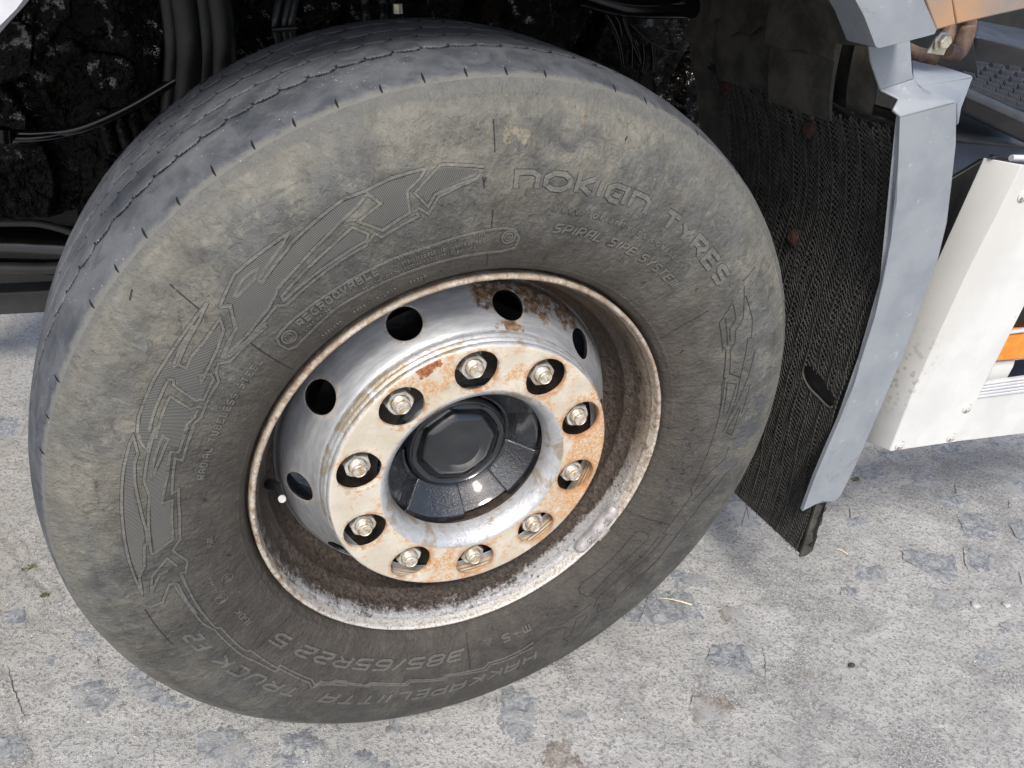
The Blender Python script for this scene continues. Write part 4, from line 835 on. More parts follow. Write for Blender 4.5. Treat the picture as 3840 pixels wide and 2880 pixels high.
o=bmobj('arch_sky_blocker',bm,M['netback'],mg); m_=o.modifiers.new('thickness','SOLIDIFY'); m_.thickness=.006
# grey outer edge: front face with a rolled inner return
TL=[(3375,441),(3372,520),(3369,600),(3362,762),(3342,895),(3312,1060),(3281,1188),(3230,1347),(3205,1434),(3151,1571),(3100,1687),(3057,1788),(3010,1916)]
TRr=[(3151,1860),(3212,1738),(3245,1662),(3324,1477),(3382,1347),(3469,1108),(3514,985),(3550,835),(3567,696),(3584,540),(3586,386)]
plate('outer_trim',TL+[(3036,1903),(3060,1890),(3086,1879),(3112,1880),(3136,1875)]+TRr,-.004,.007,M['trim'],mg,.0022)
# inward return behind the left edge of the trim
bm=bmesh.new(); A=[];C=[]
for p in TL: A.append(at_b(p[0],p[1],.001)); C.append(at_b(p[0],p[1],.001)+BY*.007+BX*.008)
va_=[bm.verts.new(p) for p in A]; vc_=[bm.verts.new(p) for p in C]
for i in range(len(A)-1): bm.faces.new((va_[i],va_[i+1],vc_[i+1],vc_[i]))
o=bmobj('trim_return',bm,M['trim'],mg); m_=o.modifiers.new('thickness','SOLIDIFY'); m_.thickness=.003
# shoulder of the trim: ledge, neck and step-side wing
def shell(name,quads,mat,parent,th=.004,bevel=.002):
    bm=bmesh.new(); cache={}
    def v(p):
        if p not in cache: cache[p]=bm.verts.new(at_b(*p))
        return cache[p]
    for q in quads: bm.faces.new([v(p) for p in q])
    o=bmobj(name,bm,mat,parent,angle=25); m_=o.modifiers.new('thickness','SOLIDIFY'); m_.thickness=th; m_.offset=0
    m2=o.modifiers.new('bevel','BEVEL'); m2.width=bevel; m2.segments=3; m2.limit_method='ANGLE'; m2.angle_limit=R_(20)
    return o
f0,f1=(3375,441,-.004),(3586,384,-.004)
n1=(3366,373,.011); n2=(3344,414,.003)
shell('trim_shoulder',[((3298,338,.022),(3448,330,.026),n1),(n1,(3448,330,.026),f1),(n1,f1,f0),(n1,f0,n2),((3298,338,.022),(3448,330,.026),(3424,296,.028)),],M['trim'],mg)
shell('trim_neck',[((3298,338,.022),(3424,296,.028),(3418,270,.028),(3408,110,.028),(3250,130,.022),(3262,230,.022))],M['trim'],mg)
shell('trim_wing',[((3424,297,.029),(3416,215,.14),(3645,290,.070),(3450,332,.027)),((3450,332,.027),(3645,290,.075),(3600,410,.045),(3588,470,.030),(3586,386,.0))],M['trim'],mg)
# -------------------------------------------------- cab corner above
cab=empty('cab_corner',tuple(B(.6,.02,0)),'light grey lower cab corner over black plastic, above the mudguard','cab panel')
plate('grey_panel',[(3175,-60),(3440,-60),(3470,20),(3513,112),(3505,128),(3470,138),(3296,182),(3284,176),(3240,60)],-.035,.05,M['trim'],cab,.005)
plate('black_panel',[(2985,-60,.10),(3178,-60,-.030),(3242,60,-.030),(3286,178,-.030),(3160,168,.04),(3128,150,.09)],0,.03,M['inner'],cab,.003)
plate('side_panel',[(3450,-60),(3562,-60),(3586,92),(3512,113)],.02,.02,M['bronze'],cab,.002)
plate('side_panel',[(3562,-60),(3900,-120),(3900,20),(3588,91)],.024,.02,M['bronze'],cab,.002)
# -------------------------------------------------- pipe and bracket under the cab corner
br=empty('pipe_bracket',tuple(B(.8,.1,0)),'small bent bracket with a large yellowed bolt on rusty pipes under the cab corner','bracket')
plate('bracket_plate',[(3478,199),(3520,136),(3561,157),(3540,208)],.055,.004,M['brightbolt'],br,.001)
p=at_b(3531,155,.052); bm=bmesh.new(); L=[]
for r,h in((.0125,0),(.0125,.002),(.0095,.0022),(.0095,.007),(.008,.009),(.0001,.009)):
    L.append([bm.verts.new((r*math.cos(2*PI*k/6),-h,r*math.sin(2*PI*k/6))) for k in range(6)])
for i in range(5):
    for k in range(6): bm.faces.new((L[i][k],L[i+1][k],L[i+1][(k+1)%6],L[i][(k+1)%6]))
bmobj('bolt',bm,M['brightbolt'],br,loc=tuple(p+BZ*HZ),rot=(0,0,PSI),bevel=.001)
tube('pipe',[at_b(3632,60,.14),at_b(3630,101,.14),at_b(3611,160,.13),at_b(3600,195,.12),at_b(3575,203,.11),at_b(3545,188,.10)],[.0105,.011,.0125,.0095,.011,.011],M['pipe'],br,12)
tube('pipe',[at_b(3560,80,.16),at_b(3555,130,.15),at_b(3540,170,.14)],.010,M['pipe'],br,12)
tube('pipe',[at_b(3400,190,.14),at_b(3440,208,.12),at_b(3507,222,.11)],.011,M['pipe'],br,12)
plate('backing',[(3405,100,.2),(3640,60,.2),(3680,330,.2),(3420,280,.2)],.2,.01,M['darkmetal'],br)
# -------------------------------------------------- cab steps
st=empty('cab_step',tuple(B(1.0,.15,0)),'black cab step with a serrated tread plate beside the grey trim','step')
cx=lambda x,y:(3200+.3616*x,.3616*y)
q00,q10,q01,q11=[np.array(p) for p in((cx(800,600),cx(1900,730),cx(1180,925),cx(1900,1250)))]
def tp(u,v):   # tread plate, u along the truck and v towards the kerb, level
    a=q00*(1-u)*(1-v)+q10*u*(1-v)+q01*(1-u)*v+q11*u*v; Y=(.28*(1-v)+.07*v)+0*u
    return at_b(a[0],a[1],Y)
T4=[tp(0,0),tp(1,0),tp(1,1),tp(0,1)]
bm=bmesh.new(); extr(bm,T4,(0,0,-.012)); bmobj('tread_plate',bm,M['step'],st,bevel=.004)
plate('step_front',[(3624,334,.068),(3900,462,.068),(3900,560,.10),(3600,420,.10)],.07,.02,M['step'],st,.006)
g0=None
for r in range(7):
    for c in range(6):
        u=.14+c*.155+(.07 if r%2 else 0); v=.06+r*.135
        if u>.98 or v>.95: continue
        p=tp(u,v); du=tp(u+.05,v)-p; dv_=tp(u,v+.05)-p; du/=np.linalg.norm(du); nn_=np.cross(dv_,du); nn_/=np.linalg.norm(nn_); 
        if nn_[2]<0: nn_=-nn_
        e2=np.cross(nn_,du)
        if g0 is None:
            bm=bmesh.new()
            for k in range(7):
                x=(k-3)*.0036
                pr=[(x-.0010,-.005,0),(x-.0010,-.0035,.005),(x-.0010,.001,.0072),(x-.0010,.004,.006),(x-.0010,.0055,0)]
                extr(bm,pr,(.0020,0,0))
            g0=bmobj('tread_grip',bm,M['step'],st,loc=(0,0,0),smooth=False); o=g0
        else: o=g0.copy(); col.objects.link(o)
        mm=Matrix(((du[0],e2[0],nn_[0]),(du[1],e2[1],nn_[1]),(du[2],e2[2],nn_[2])))
        o.rotation_mode='QUATERNION'; o.rotation_quaternion=mm.to_quaternion(); o.location=Vector(p+BZ*HZ)-wloc(st)
shell('upper_step',[((3660,85,.5),(3900,130,.5),(3900,200,.36),(3655,140,.36)),((3655,140,.36),(3900,200,.36),(3900,330,.40),(3640,250,.40))],M['step'],st,.01,.004)
shell('lower_sill',[((3560,380,.30),(3900,500,.30),(3900,535,.13),(3560,500,.13)),((3560,500,.13),(3900,535,.13),(3900,560,.125),(3555,530,.125))],M['step'],st,.008,.004)
plate('blue_panel',[(3555,528),(3900,552),(3900,700),(3640,760),(3400,960),(3430,700)],.13,.01,M['navy'],st,.002)
plate('black_bracket',[(3520,700),(3690,598),(3770,640),(3500,1200),(3300,1480),(3420,1100),(3500,800)],.075,.008,M['darkmetal'],st,.002)
plate('rear_bulkhead',[(3380,-80,.62),(4000,-80,.62),(4000,620,.62),(3380,560,.62)],.62,.02,M['netback'],st)
# -------------------------------------------------- side skirt
sk=empty('side_skirt',tuple(B(.85,.02,0)),'chipped white side skirt with round rivets and an orange marker lamp at its slanted edge','side skirt')
FE=[((3690,592,.045),(3836,618,-.0012)),((3575,846,.045),(3745,800,-.0012)),((3490,1034,.045),(3640,1003,-.0012)),((3400,1240,.045),(3528,1244,-.0012)),((3322,1440,.045),(3430,1460,-.0012)),((3247,1654,.045),(3338,1690,-.0012))]
shell('folded_end',[(FE[i][0],FE[i][1],FE[i+1][1],FE[i+1][0]) for i in range(5)],M['skirtend'],sk,.003,.0015)
plate('corner_panel',[(3836,618),(3960,640),(3960,910),(3840,1146),(3690,1440),(3663,1498),(3582,1656),(3338,1691),(3430,1460),(3528,1244),(3640,1003),(3745,800)],-.0015,.003,M['skirt'],sk,.0012)
plate('bottom_panel',[(3560,1659),(3640,1495),(3960,1458),(3960,1611)],.004,.003,M['skirt'],sk,.001)
for k in range(5):
    t=k/5; plate('aluminium_rib',[(3660,1497-11.2*k-2),(3960,1457-13.5*k*.9),(3960,1457-13.5*k*.9-9),(3664,1497-11.2*k-10)],.0005+.0006*(k%2),.008,M['alu'],sk,.0012)
plate('aluminium_edge',[(3785,1243),(3960,1222),(3960,1233),(3780,1254)],.004,.006,M['alu'],sk,.001)
rv=None
for a,b_ in((3627,1532),(3567,1640),(3374,1670),(3836,735)):
    p=at_b(a,b_,-.0016)
    if rv is None:
        bm=bmesh.new(); L=[]
        for r,h in((.0092,0),(.0090,.0012),(.0070,.0021),(.0018,.0022),(.0014,.0010),(.0001,.0008)): L.append([bm.verts.new((r*math.cos(2*PI*k/24),-h,r*math.sin(2*PI*k/24))) for k in range(24)])
        for i in range(5):
            for k in range(24): bm.faces.new((L[i][k],L[i+1][k],L[i+1][(k+1)%24],L[i][(k+1)%24]))
        rv=bmobj('rivet',bm,M['skirt'],sk,loc=tuple(p+BZ*HZ),rot=(0,0,PSI))
    else: c=rv.copy(); col.objects.link(c); c.location=Vector(p+BZ*HZ)-wloc(sk)
lamp=plate('marker_lamp',[(3770,1256),(3960,1240),(3960,1340),(3728,1356)],.010,.03,M['orange'],sk,.004); lamp['label']='orange side marker lamp in the cutaway of the skirt'
plate('lamp_bracket',[(3726,1358),(3808,1350),(3800,1375),(3768,1434),(3680,1450)],.022,.004,M['skirtend'],sk,.001)
plate('dark_panel',[(3830,1110),(3960,900),(3960,1225),(3786,1243)],.03,.01,M['darkmetal'],sk)
plate('inner_rail',[(3800,1360),(3960,1345),(3960,1375),(3860,1385),(3830,1440),(3700,1455)],.06,.01,M['navy'],sk)
# fluted aluminium edge along the top
for k in range(4): tube('aluminium_rib',[at_b(3792+6*k,592+1*k,.02+.012*k),at_b(3880+6*k,606-3*k,.02+.012*k)+BX*.5],.0045,M['alu'],sk,8)
plate('seal',[(3722,592),(3738,584),(3795,596),(3790,606)],.03,.01,M['blackrub'],sk)
# -------------------------------------------------- front fender corner, top left
plate_=empty('fender_corner',tuple(B(-.5,-.1,0)),'pale grey fender corner at the upper left, close to the lens','fender')
plate('fender_panel',[(-200,-120),(150,-120),(95,-10),(60,35),(0,95),(-60,170),(-200,300)],-.10,.03,M['whitebody'],plate_,.010)
# -------------------------------------------------- engine and running gear
en=empty('truck_underside',tuple(B(0,.75,0)),'oily black engine, hoses and frame behind the wheel in deep shade','engine')
nx,nz=420,260; xs=np.linspace(-.95,.62,nx); zs=np.linspace(.02,.86,nz); XX,ZZ=np.meshgrid(xs,zs,indexing='ij')
q=np.stack([XX,ZZ,0*XX],-1)
e=fbm(q*4,2,11)*.05+fbm(q*16,3,12)*.014+np.abs(fbm(q*75,3,13))*.009*np.clip(.5+fbm(q*5,2,18)*2.5,0.1,1)
e+=np.where(np.abs(((XX+.02*np.sin(ZZ*20))%.23)-.11)<.02,-.035,0)
for bx_,bz_,br_ in((-.50,.43,.020),(-.42,.36,.024),(-.34,.36,.024),(-.44,.25,.024),(-.36,.25,.030),(-.30,.47,.02),(-.62,.40,.02),(-.56,.17,.022),(.02,.52,.022),(.18,.50,.03),(.33,.53,.02),(-.2,.5,.02)):
    d=np.hypot(XX-bx_,ZZ-bz_); e=np.where(d<br_*1.5,e+.006*(d<br_)+.014*np.clip((br_*.5-d)/.004,0,1),e)
YY=.60-e+np.clip((.16-ZZ)/.1,0,1)*.35
V=XX[...,None]*BX+YY[...,None]*BY+ZZ[...,None]*BZ
link('engine_casting',mesh('engine_casting',V.reshape(-1,3),grid_faces(nx,nz),M['oil'],angle=None),en)
bpoly('rear_sky_blocker',[(-1.15,1.2,-.25),(2.6,1.2,-.25),(2.6,1.2,.9),(-1.15,1.2,.6)],(0,.02,0),M['netback'],en)  # added black sheet shutting out light from beyond the truck
plate('cross_beam',[(-400,1118),(420,1078),(420,1160),(-400,1202)],.80,.05,M['beam'],en,.004)
plate('dark_cover',[(-400,690),(380,640),(420,870),(330,980),(-400,900)],.78,.02,M['darkmetal'],en,.01)
tube('air_tank',[at_b(-300,925,.78),at_b(60,925,.78),at_b(330,945,.78),at_b(420,955,.78)],[.05,.052,.050,.03],M['hose'],en,32)
tube('tank_band',[at_b(-200,842,.72),at_b(60,835,.72),at_b(180,845,.72),at_b(320,890,.72)],.007,M['beam'],en,10)
tube('tank_band',[at_b(-200,1000,.72),at_b(60,1005,.72),at_b(200,1005,.72),at_b(330,985,.72)],.011,M['beam'],en,10)
tube('hose',[at_b(-60,494,.5),at_b(30,500,.5),at_b(150,502,.5),at_b(300,482,.5),at_b(480,405,.5),at_b(660,300,.5)],.0065,M['hose'],en,12)
tube('hose',[at_b(-60,516,.49),at_b(30,518,.49),at_b(120,519,.49),at_b(235,503,.5),at_b(330,470,.52)],.005,M['hose'],en,12)
tube('hose_clamp',[at_b(8,480,.48),at_b(12,530,.48)],.012,M['hose'],en,10)
for P_ in ([(150,-40),(262,-40),(268,70),(232,92),(215,126),(175,118),(150,60)],[(-40,140),(60,70),(130,110),(118,250),(60,300),(-40,330)],[(330,190),(455,205),(500,235),(520,300),(480,345),(350,330),(322,260)],[(1120,-40),(1240,-40),(1250,70),(1210,120),(1150,110)],[(1600,-40),(1720,-40),(1725,60),(1640,80)],[(1900,-40),(2060,-40),(2080,90),(2010,170),(1930,120)]): plate('bracket_plate',P_,.52,.012,M['oil'],en,.004)
for a,w_ in((705,.022),(770,.016),(830,.02),(640,.012)):
    tube('hose',[at_b(a-20,-60,.5),at_b(a,80,.5),at_b(a+8,220,.5),at_b(a-10,420,.52)],w_,M['darkmetal'],en,14)
for a in(1040,1075,1098): tube('cable',[at_b(a+20,-40,.47),at_b(a,40,.46),at_b(a-6,110,.46),at_b(a+14,190,.5)],.006,M['blackrub'],en,10)
tube('cable_tie',[at_b(1020,112,.45),at_b(1110,106,.45)],.004,M['blackrub'],en,8)
for a in(1370,1435):
    P_=[at_b(a+6,-50,.48)]; 
    tube('ribbed_conduit',[at_b(a-18,-50,.48),at_b(a,10,.48),at_b(a+4,60,.48),at_b(a-2,120,.5)],[.0075 if k%2 else .0058 for k in range(41)],M['blackrub'],en,12,14)
tube('zinc_fitting',[at_b(1490,14,.45),at_b(1492,50,.45)],[.0070,.0085,.0085,.0075],M['brightbolt'],en,6)
tube('fitting_base',[at_b(1490,48,.45),at_b(1491,90,.47)],.0095,M['darkmetal'],en,12)
tube('big_pipe',[at_b(2180,-20,.42),at_b(2330,20,.42),at_b(2480,28,.42),at_b(2760,22,.42)],.017,M['hose'],en,16)
for P_ in([(2258,30),(2300,100),(2325,170),(2338,250)],[(2282,32),(2318,80),(2330,130)],[(2366,140),(2369,180),(2368,255)],[(2410,165),(2414,220),(2406,270)],[(2440,160),(2448,220),(2445,270)],[(2330,50),(2350,120),(2400,230)],[(2375,150),(2395,200),(2402,240)]):
    tube('brake_hose',[at_b(x,y,.43) for x,y in P_],.0042,M['hose'],en,10)
tube('thin_wire',[at_b(2365,92,.40),(at_b(2430,150,.40)),at_b(2500,187,.40),at_b(2560,192,.40),at_b(2610,180,.40)],.0010,M['beam'],en,6)
for a in(400,462,515): tube('cooling_fin',[at_b(a-20,405,.52),at_b(a,480,.52),at_b(a+22,560,.54)],.012,M['oil'],en,10)
# ================================================================ GROUND
def f():
    b=MB('weathered_concrete'); big=b.noise(2.2,4,.55); mid=b.noise(11,6,.62,.5); fine=b.noise(150,5,.7); gr=b.voro(230,'F1'); gr2=b.voro(520,'F1')
    c=b.mix(b.step(mid,.3,.7),(.44,.435,.415),(.58,.572,.55)); c=b.mix(b.mul(b.step(big,.42,.62),.4),c,(.38,.375,.355)); c=b.mix(b.mul(b.step(b.noise(7,7,.75,1.0),.54,.66),.5),c,(.27,.275,.285))
    x=b.xyz(); sun_tint=b.step(b.add(x[0],b.mul(b.noise(3),.3)),-.35,-.75); c=b.mix(b.mul(sun_tint,.75),c,(.40,.365,.30))  # sunlight on the left ground painted in as a warm tint
    c=b.mix(b.mul(b.step(fine,.50,.60),.75),c,(.16,.165,.17)); c=b.mix(b.mul(b.step(gr,.26,.10),b.mul(b.step(b.noise(300,2),.45,.6),.75)),c,(.72,.72,.70))
    c=b.mix(b.mul(b.step(gr2,.30,.5),.35),c,(.24,.24,.245))
    co_=b.step(b.noise(4.5,5,.65,.6),.50,.60); g3=b.voro(310,'F1'); c=b.mix(b.mul(co_,b.mul(b.step(g3,.30,.55),.55)),c,(.13,.13,.13)); c=b.mix(b.mul(co_,b.mul(b.step(b.noise(260,4,.7),.56,.62),.6)),c,(.66,.66,.64))
    st_=b.mul(b.step(b.noise(8,6,.7,1.4),.64,.70),.5); c=b.mix(st_,c,(.22,.17,.12))
    n=b.bump(fine,1,.0045); n=b.bump(gr2,.55,.0012,n); n=b.bump(b.noise(60,5,.7),.6,.004,n)
    return b.out(c,.9,0,n,.3)
M['ground']=f()
def f(name='worn_granite',c1=(.20,.212,.23),c2=(.44,.455,.47),thr=.515):
    b=MB(name); s=b.noise(60,7,.76,1.0); big=b.noise(14,6,.65); fine=b.noise(170,5,.75)
    c=b.mix(b.step(s,.38,.62),c1,c2); c=b.mix(b.mul(b.step(fine,.55,.65),.8),c,(.10,.11,.13)); c=b.mix(b.mul(b.step(fine,.42,.34),.6),c,(.62,.65,.70))
    c=b.mix(b.step(b.add(b.mul(big,.7),b.mul(fine,.3)),thr,thr+.07),c,(.40,.40,.395))
    n=b.bump(s,1,.006); n=b.bump(fine,1,.003,n); return b.out(c,.8,0,n,.3)
M['granite']=f(); M['brownstone']=f('brown_stone',(.24,.20,.165),(.40,.375,.34),.475)
M['crack']=simple('joint_shadow_dirt',(.035,.033,.03),(.08,.075,.065),.95,0,60,.5,.002)
def axis(lo,hi,step,far):
    a=list(np.arange(lo,hi,step)); l=[];v=lo;s=step
    while v>-far: s*=1.35; v-=s; l.append(v)
    r=[];v=hi;s=step
    while v<far: s*=1.35; v+=s; r.append(v)
    return np.array(l[::-1]+a+[hi]+r)
ax=axis(-.95,1.75,.006,60); ay=axis(-.50,1.1,.006,60); GX,GY=np.meshgrid(ax,ay,indexing='ij')
TRK=[(at_z(*a,-HZ)[:2],at_z(*b_,-HZ)[:2]) for a,b_ in (((0,2480),(140,2880)),((20,2020),(200,2260)),((60,2000),(260,2260)),((-20,1750),(180,1690)),((-20,1330),(150,1420)),((0,2300),(60,2220)))]
def gz(X,Y):
    q=np.stack([X,Y,0*X],-1); fade=np.clip(1.5-np.hypot(X-.4,Y-.2)/3,0,1)
    z=fbm(q*6,3,21)*.005+fbm(q*45,3,22)*.0030
    for (x0,y0),(x1,y1) in TRK:      # shallow drag marks
        L=math.hypot(x1-x0,y1-y0); dx,dy=(x1-x0)/L,(y1-y0)/L; s=(X-x0)*dx+(Y-y0)*dy; d=(X-x0)*dy-(Y-y0)*dx+.004*np.sin(s*40)
        z=z-.0035*np.exp(-(d/.0045)**2)*(s>0)*(s<L)
    return z*fade
V=np.stack([GX,GY,gz(GX,GY)-HZ],-1).reshape(-1,3)
ground=link('ground',mesh('ground',V,grid_faces(len(ax),len(ay)),M['ground'],angle=None)); tag(ground,kind='structure')
def stone(pts,mat,raise_=.0009):
    P=[at_z(x,y,-HZ)[:2] for x,y in pts]; n=len(P); o=[]
    for i in range(n):
        a,b_=P[i],P[(i+1)%n]; L=np.linalg.norm(b_-a); k=max(2,int(L/.006)); nr=np.array([-(b_-a)[1],(b_-a)[0]])/L
        for j in range(k): o.append(a+(b_-a)*j/k+nr*random.uniform(-.005,.005))
    o=np.array(o)
    pts2=[Vector(p) for p in o]; ex=[]
    def inside(x,y):
        c=False
        for i in range(len(o)):
            a,b_=o[i],o[i-1]
            if (a[1]>y)!=(b_[1]>y) and x<(b_[0]-a[0])*(y-a[1])/(b_[1]-a[1])+a[0]: c=not c
        return c
    for x in np.arange(o[:,0].min(),o[:,0].max(),.010):
        for y in np.arange(o[:,1].min(),o[:,1].max(),.010):
            if inside(x,y): ex.append(Vector((x+random.uniform(-.002,.002),y+random.uniform(-.002,.002))))
    r=mgeo.delaunay_2d_cdt(pts2+ex,[(i,(i+1)%len(o)) for i in range(len(o))],[],0,1e-6)
    vv=np.array([[v[0],v[1]] for v in r[0]]); q=np.c_[vv,0*vv[:,0]]
    z=gz(vv[:,0],vv[:,1])+raise_+fbm(q*70,3,31)*.0009-HZ; nb=len(o)
    z[:nb]-=.0022
    F=[list(f) for f in r[2] if inside(vv[list(f),0].mean(),vv[list(f),1].mean())]
    if not F: return
    link('paving_stone',mesh('paving_stone',np.c_[vv,z],F,mat,angle=None),ground)
s8=lambda L:[(2300+.6962*x,1900+.6962*y) for x,y in L]; s4=lambda L:[(2500+.7231*x,1000+.7231*y) for x,y in L]
s6=lambda L:[(.8318*x,1500+.8318*y) for x,y in L]; s7=lambda L:[(1000+.7233*x,2100+.7233*y) for x,y in L]
GR=M['granite'];BR=M['brownstone']
for L,m_ in((s8([(1560,215),(1680,230),(1760,250),(1850,260),(1860,380),(1800,430),(1650,330),(1560,280)]),GR),(s8([(1700,430),(1830,440),(1820,560),(1720,520)]),GR),
 (s8([(520,720),(740,740),(775,930),(560,910),(500,840)]),GR),(s8([(430,980),(640,1020),(660,1110),(590,1170),(410,1160)]),BR),(s8([(1225,430),(1310,430),(1320,490),(1225,485)]),GR),
 (s8([(1280,300),(1480,310),(1490,420),(1300,400)]),GR),(s8([(560,520),(700,530),(740,620),(590,630)]),BR),(s8([(40,440),(420,450),(500,600),(200,650),(20,600)]),GR),(s8([(300,330),(520,350),(540,430),(330,450)]),GR),
 (s8([(1860,20),(2060,40),(2090,170),(1900,150)]),GR),(s8([(2130,90),(2230,80),(2230,300),(2160,180)]),GR),(s8([(1890,210),(2050,240),(2070,360),(1910,330)]),GR),(s8([(2080,600),(2180,620),(2150,700),(2060,680)]),GR),
 (s8([(1950,740),(2120,760),(2100,860),(1940,830)]),GR),(s8([(1035,870),(1090,880),(1100,940),(1035,940)]),BR),(s8([(1260,1140),(1340,1150),(1320,1220),(1255,1200)]),GR),
 (s7([(1230,640),(1380,700),(1410,760),(1400,900),(1330,960),(1200,900),(1180,780)]),GR),(s7([(430,990),(560,980),(660,1060),(670,1110),(410,1110)]),GR),(s7([(0,1000),(200,990),(250,1060),(60,1100)]),GR),(s7([(620,790),(740,800),(690,930),(610,930)]),GR),
 (s7([(1440,930),(1560,920),(1600,1000),(1700,1090),(1410,1090)]),BR),(s7([(1500,760),(1680,780),(1640,850),(1480,840)]),GR),(s7([(1850,180),(2150,200),(2120,310),(1900,300)]),GR),
 (s6([(310,1280),(480,1260),(560,1330),(450,1420),(330,1400)]),GR),(s6([(560,1210),(650,1200),(760,1300),(880,1400),(700,1410),(580,1320)]),GR),(s6([(860,1490),(1050,1470),(1200,1560),(1100,1680),(900,1620)]),GR),(s6([(-40,1480),(120,1520),(160,1600),(-40,1660)]),GR),
 (s6([(330,1050),(440,1030),(460,1090),(340,1110)]),GR),(s6([(-40,60),(90,80),(100,170),(-40,180)]),GR),(s6([(1250,1500),(1400,1480),(1500,1560),(1300,1620)]),GR),(s6([(180,1150),(260,1140),(280,1200),(200,1220)]),GR),(s6([(0,950),(120,930),(150,1010),(20,1040)]),GR),
 (s4([(980,1030),(1100,1020),(1150,1100),(1010,1110)]),GR),(s4([(1250,1080),(1400,1060),(1420,1120),(1280,1150)]),GR),(s4([(1400,1190),(1560,1180),(1550,1260),(1420,1250)]),GR),(s4([(1730,1090),(1880,1080),(1880,1210),(1760,1180)]),GR),(s4([(1500,1300),(1700,1310),(1720,1430),(1540,1400)]),GR),
 (s4([(1780,1320),(1900,1310),(1900,1430),(1800,1400)]),GR),(s4([(330,1140),(480,1180),(540,1300),(450,1380),(260,1300)]),GR),(s4([(1350,910),(1600,890),(1620,960),(1400,980)]),GR),(s4([(1650,880),(1880,850),(1880,950),(1700,960)]),GR),(s4([(920,1300),(1060,1290),(1050,1350),(930,1350)]),GR),(s4([(1090,950),(1260,960),(1280,1010),(1120,1010)]),GR)):
    stone(L,m_)
# ragged joint lines
def crack(pts,w_):
    P=[at_z(x,y,-HZ)[:2] for x,y in pts]; o=[]
    w_*=.7
    for a,b_ in zip(P[:-1],P[1:]):
        k=max(2,int(np.linalg.norm(b_-a)/.004))
        for j in range(k): o.append(a+(b_-a)*j/k+np.array([random.uniform(-1,1),random.uniform(-1,1)])*.0012)
    o=np.array(o+[P[-1]]); T=np.gradient(o,axis=0); T/=np.linalg.norm(T,axis=1)[:,None]; N=np.c_[-T[:,1],T[:,0]]
    n=len(o); ww=w_*(.35+.65*rng.random(n))*np.sin(np.linspace(.15,PI-.15,n)); L=o-N*ww[:,None]; R2=o+N*ww[:,None]
    V=[(p[0],p[1],float(gz(np.array(p[0]),np.array(p[1])))+.0014-HZ) for p in np.concatenate([L,R2])]
    link('joint_crack',mesh('joint_crack',V,[[i,i+1,n+i+1,n+i] for i in range(n-1)],M['crack'],smooth=False),ground)
for L,w_ in((s8([(1555,230),(1560,280),(1600,300),(1650,330)]),.0022),(s8([(510,730),(520,780),(490,840)]),.0012),(s8([(800,740),(815,830),(820,920)]),.0012),(s8([(190,470),(150,590),(120,650)]),.0014),(s8([(1885,210),(1890,290),(1920,350),(1950,365)]),.0018),(s8([(2130,90),(2160,160),(2212,185)]),.0022),
  (s8([(1850,40),(1880,110),(1910,160)]),.0018),(s8([(2180,350),(2200,430)]),.0016),(s8([(1270,0),(1280,80)]),.0014),(s8([(720,0),(700,60),(690,110)]),.0018),(s8([(1225,430),(1222,485)]),.0014),(s8([(1225,900),(1225,945)]),.0012),(s7([(1185,700),(1200,790)]),.001),(s6([(30,1180),(60,1300),(120,1450)]),.0014),(s6([(440,1150),(445,1200)]),.0012),
  (s4([(415,1230),(425,1310)]),.0018),(s4([(945,1250),(950,1310)]),.0018),(s4([(1490,1120),(1500,1190)]),.0018),(s4([(1770,1210),(1775,1260)]),.0018),(s4([(1780,1340),(1810,1400)]),.0018),(s4([(1540,1480),(1550,1560)]),.0016),(s4([(1210,1470),(1240,1500)]),.0018),(s8([(420,980),(430,1010),(410,1080)]),.0012)): crack(L,w_)
# loose grit: countless, one object
def grit():
    V=[];F=[]; ico=[(0,0,1),(1,0,0),(0,1,0),(-1,0,0),(0,-1,0),(0,0,-.6)]; fc=[(0,1,2),(0,2,3),(0,3,4),(0,4,1),(5,2,1),(5,3,2),(5,4,3),(5,1,4)]
    n=15000; X=rng.uniform(-.9,1.7,n);Y=rng.uniform(-.48,1.0,n); keep=(np.hypot(X-.45,(Y-.02))<1.5); X=X[keep];Y=Y[keep]; Z=gz(X,Y)
    S=np.abs(rng.normal(0,.0009,len(X)))+.0007; S=np.where(rng.random(len(X))<.006,S*2.2,S)
    I=(rng.random(len(X))<.3).astype(int); idx=[]
    for x,y,z,s,i in zip(X,Y,Z,S,I):
        a=random.random()*6; b=len(V); 
        for vx,vy,vz in ico:
            k=random.uniform(.7,1.2); V.append((x+s*k*(vx*math.cos(a)-vy*math.sin(a)),y+s*k*.75*(vx*math.sin(a)+vy*math.cos(a)),z+s*.5*vz*k+s*.2-HZ))
        F+=[(b+p,b+q,b+r) for p,q,r in fc]; idx+=[int(i)]*8
    o=link('grit',mesh('grit',V,np.array(F),[M['gritw'],M['gritd']],idx,smooth=False)); tag(o,'pale and dark grit grains scattered over the grey ground','grit',kind='stuff')
M['gritw']=simple('pale_grit',(.42,.42,.41),(.66,.66,.64),.8); M['gritd']=simple('dark_grit',(.14,.145,.15),(.26,.26,.26),.85)
grit()
M['straw']=simple('dry_straw',(.62,.50,.30),(.74,.64,.44),.6,0,120,.4,.0008)
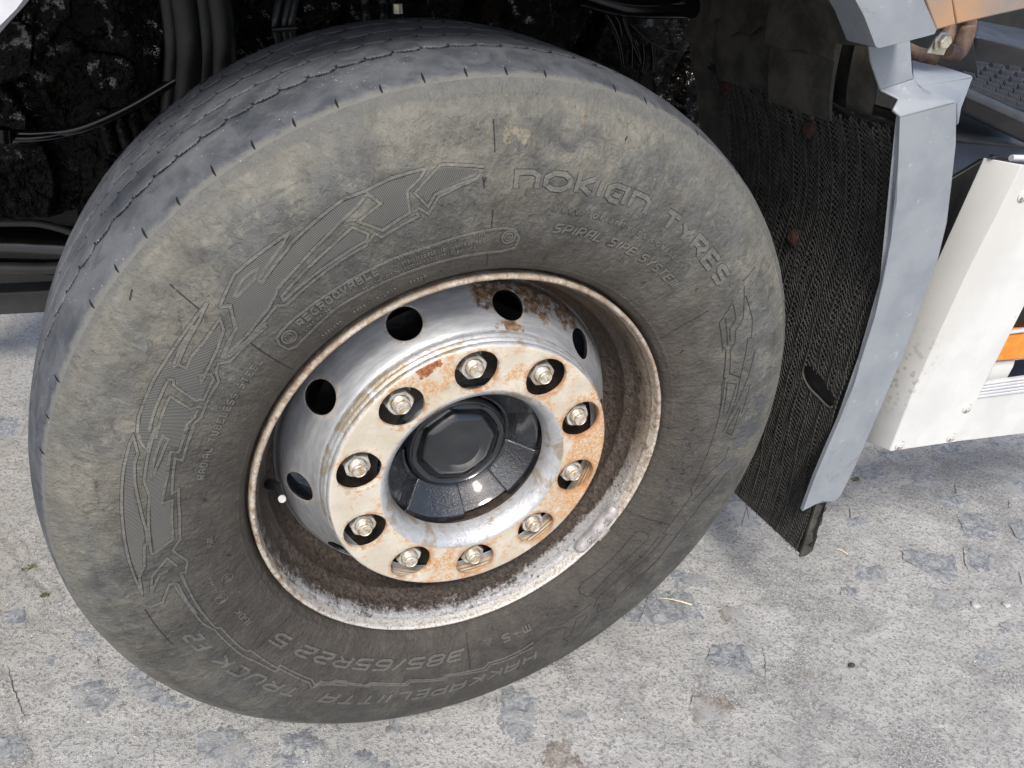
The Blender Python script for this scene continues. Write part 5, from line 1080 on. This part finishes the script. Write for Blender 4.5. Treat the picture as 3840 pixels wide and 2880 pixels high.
def straw(name,a,b_,w0,w1,label):
    A=at_z(*a,-HZ+.004);B_=at_z(*b_,-HZ+.003); D=B_-A; L=np.linalg.norm(D); D/=L; N=np.array([-D[1],D[0],0]); V=[];F=[]; k=9
    for i in range(k):
        t=i/(k-1); c=A+D*L*t+N*.0016*math.sin(t*4)+np.array([0,0,.0015*math.sin(t*PI)]); w_=w0+(w1-w0)*t
        V+=[c-N*w_,c+np.array([0,0,w_*.8]),c+N*w_,c-np.array([0,0,w_*.3])]
    for i in range(k-1):
        for j in range(4): F.append([4*i+j,4*i+(j+1)%4,4*i+4+(j+1)%4,4*i+4+j])
    F+=[[0,1,2,3],[4*k-1,4*k-2,4*k-3,4*k-4]]
    tag(link(name,mesh(name,V,F,M['straw'],smooth=False)),label,'straw','straws lying on the ground')
straw('dry_straw',(2468,2242),(2594,2266),.0005,.0024,'long pale straw splinter on the ground just right of the tyre')
straw('dry_straw',(3134,2058),(3180,2078),.0009,.0020,'short broken straw on the ground below the torn flap')
M['moss']=simple('moss_green',(.09,.11,.03),(.20,.19,.06),.9,0,200,.6,.001)
for a,b_,r,lab in((108,2128,.014,'small yellow green moss tuft on the ground at the left edge, upper of two'),(170,2236,.010,'small yellowish moss tuft on the ground left of the tyre, lower of two'),(3209,1795,.013,'small dark moss tuft on the ground right of the grey trim')):
    c=at_z(a,b_,-HZ); V=[];F=[]
    for i in range(140):
        t=random.random()*6.28; q=r*math.sqrt(random.random()); x,y=c[0]+q*math.cos(t),c[1]+q*math.sin(t)*.6; z=float(gz(np.array(x),np.array(y)))-HZ; h=random.uniform(.001,.0035); d=random.random()*6.28; w_=.0012; b=len(V)
        V+=[(x-w_*math.cos(d),y-w_*math.sin(d),z),(x+w_*math.cos(d),y+w_*math.sin(d),z),(x+random.uniform(-.002,.002),y+random.uniform(-.002,.002),z+h)]; F.append([b,b+1,b+2])
    tag(link('moss_tuft',mesh('moss_tuft',V,F,M['moss'],smooth=False)),lab,'moss','moss tufts in the ground')
M['pebble']=simple('grey_pebble',(.33,.33,.32),(.50,.50,.49),.75,0,60,.6,.001)
for a,b_,r,lab in((3655,2272,.0085,'larger rounded pebble at the right, left of its twin'),(3770,2275,.0080,'larger rounded pebble near the right edge of the ground'),(3192,2498,.0062,'dark chipped pebble on open ground below the flap')):
    c=at_z(a,b_,-HZ); bm=bmesh.new(); bmesh.ops.create_icosphere(bm,subdivisions=3,radius=r)
    for v in bm.verts:
        d=1+.25*float(vnoise(np.array(v.co)*160+a)); v.co*=d; v.co.z*=.55; v.co.x*=1.25
    z=float(gz(np.array(c[0]),np.array(c[1]))); tag(bmobj('pebble',bm,M['pebble'] if a!=3192 else M['crack'],None,loc=(c[0],c[1],z+r*.2),angle=60),lab,'pebble','pebbles on the ground')
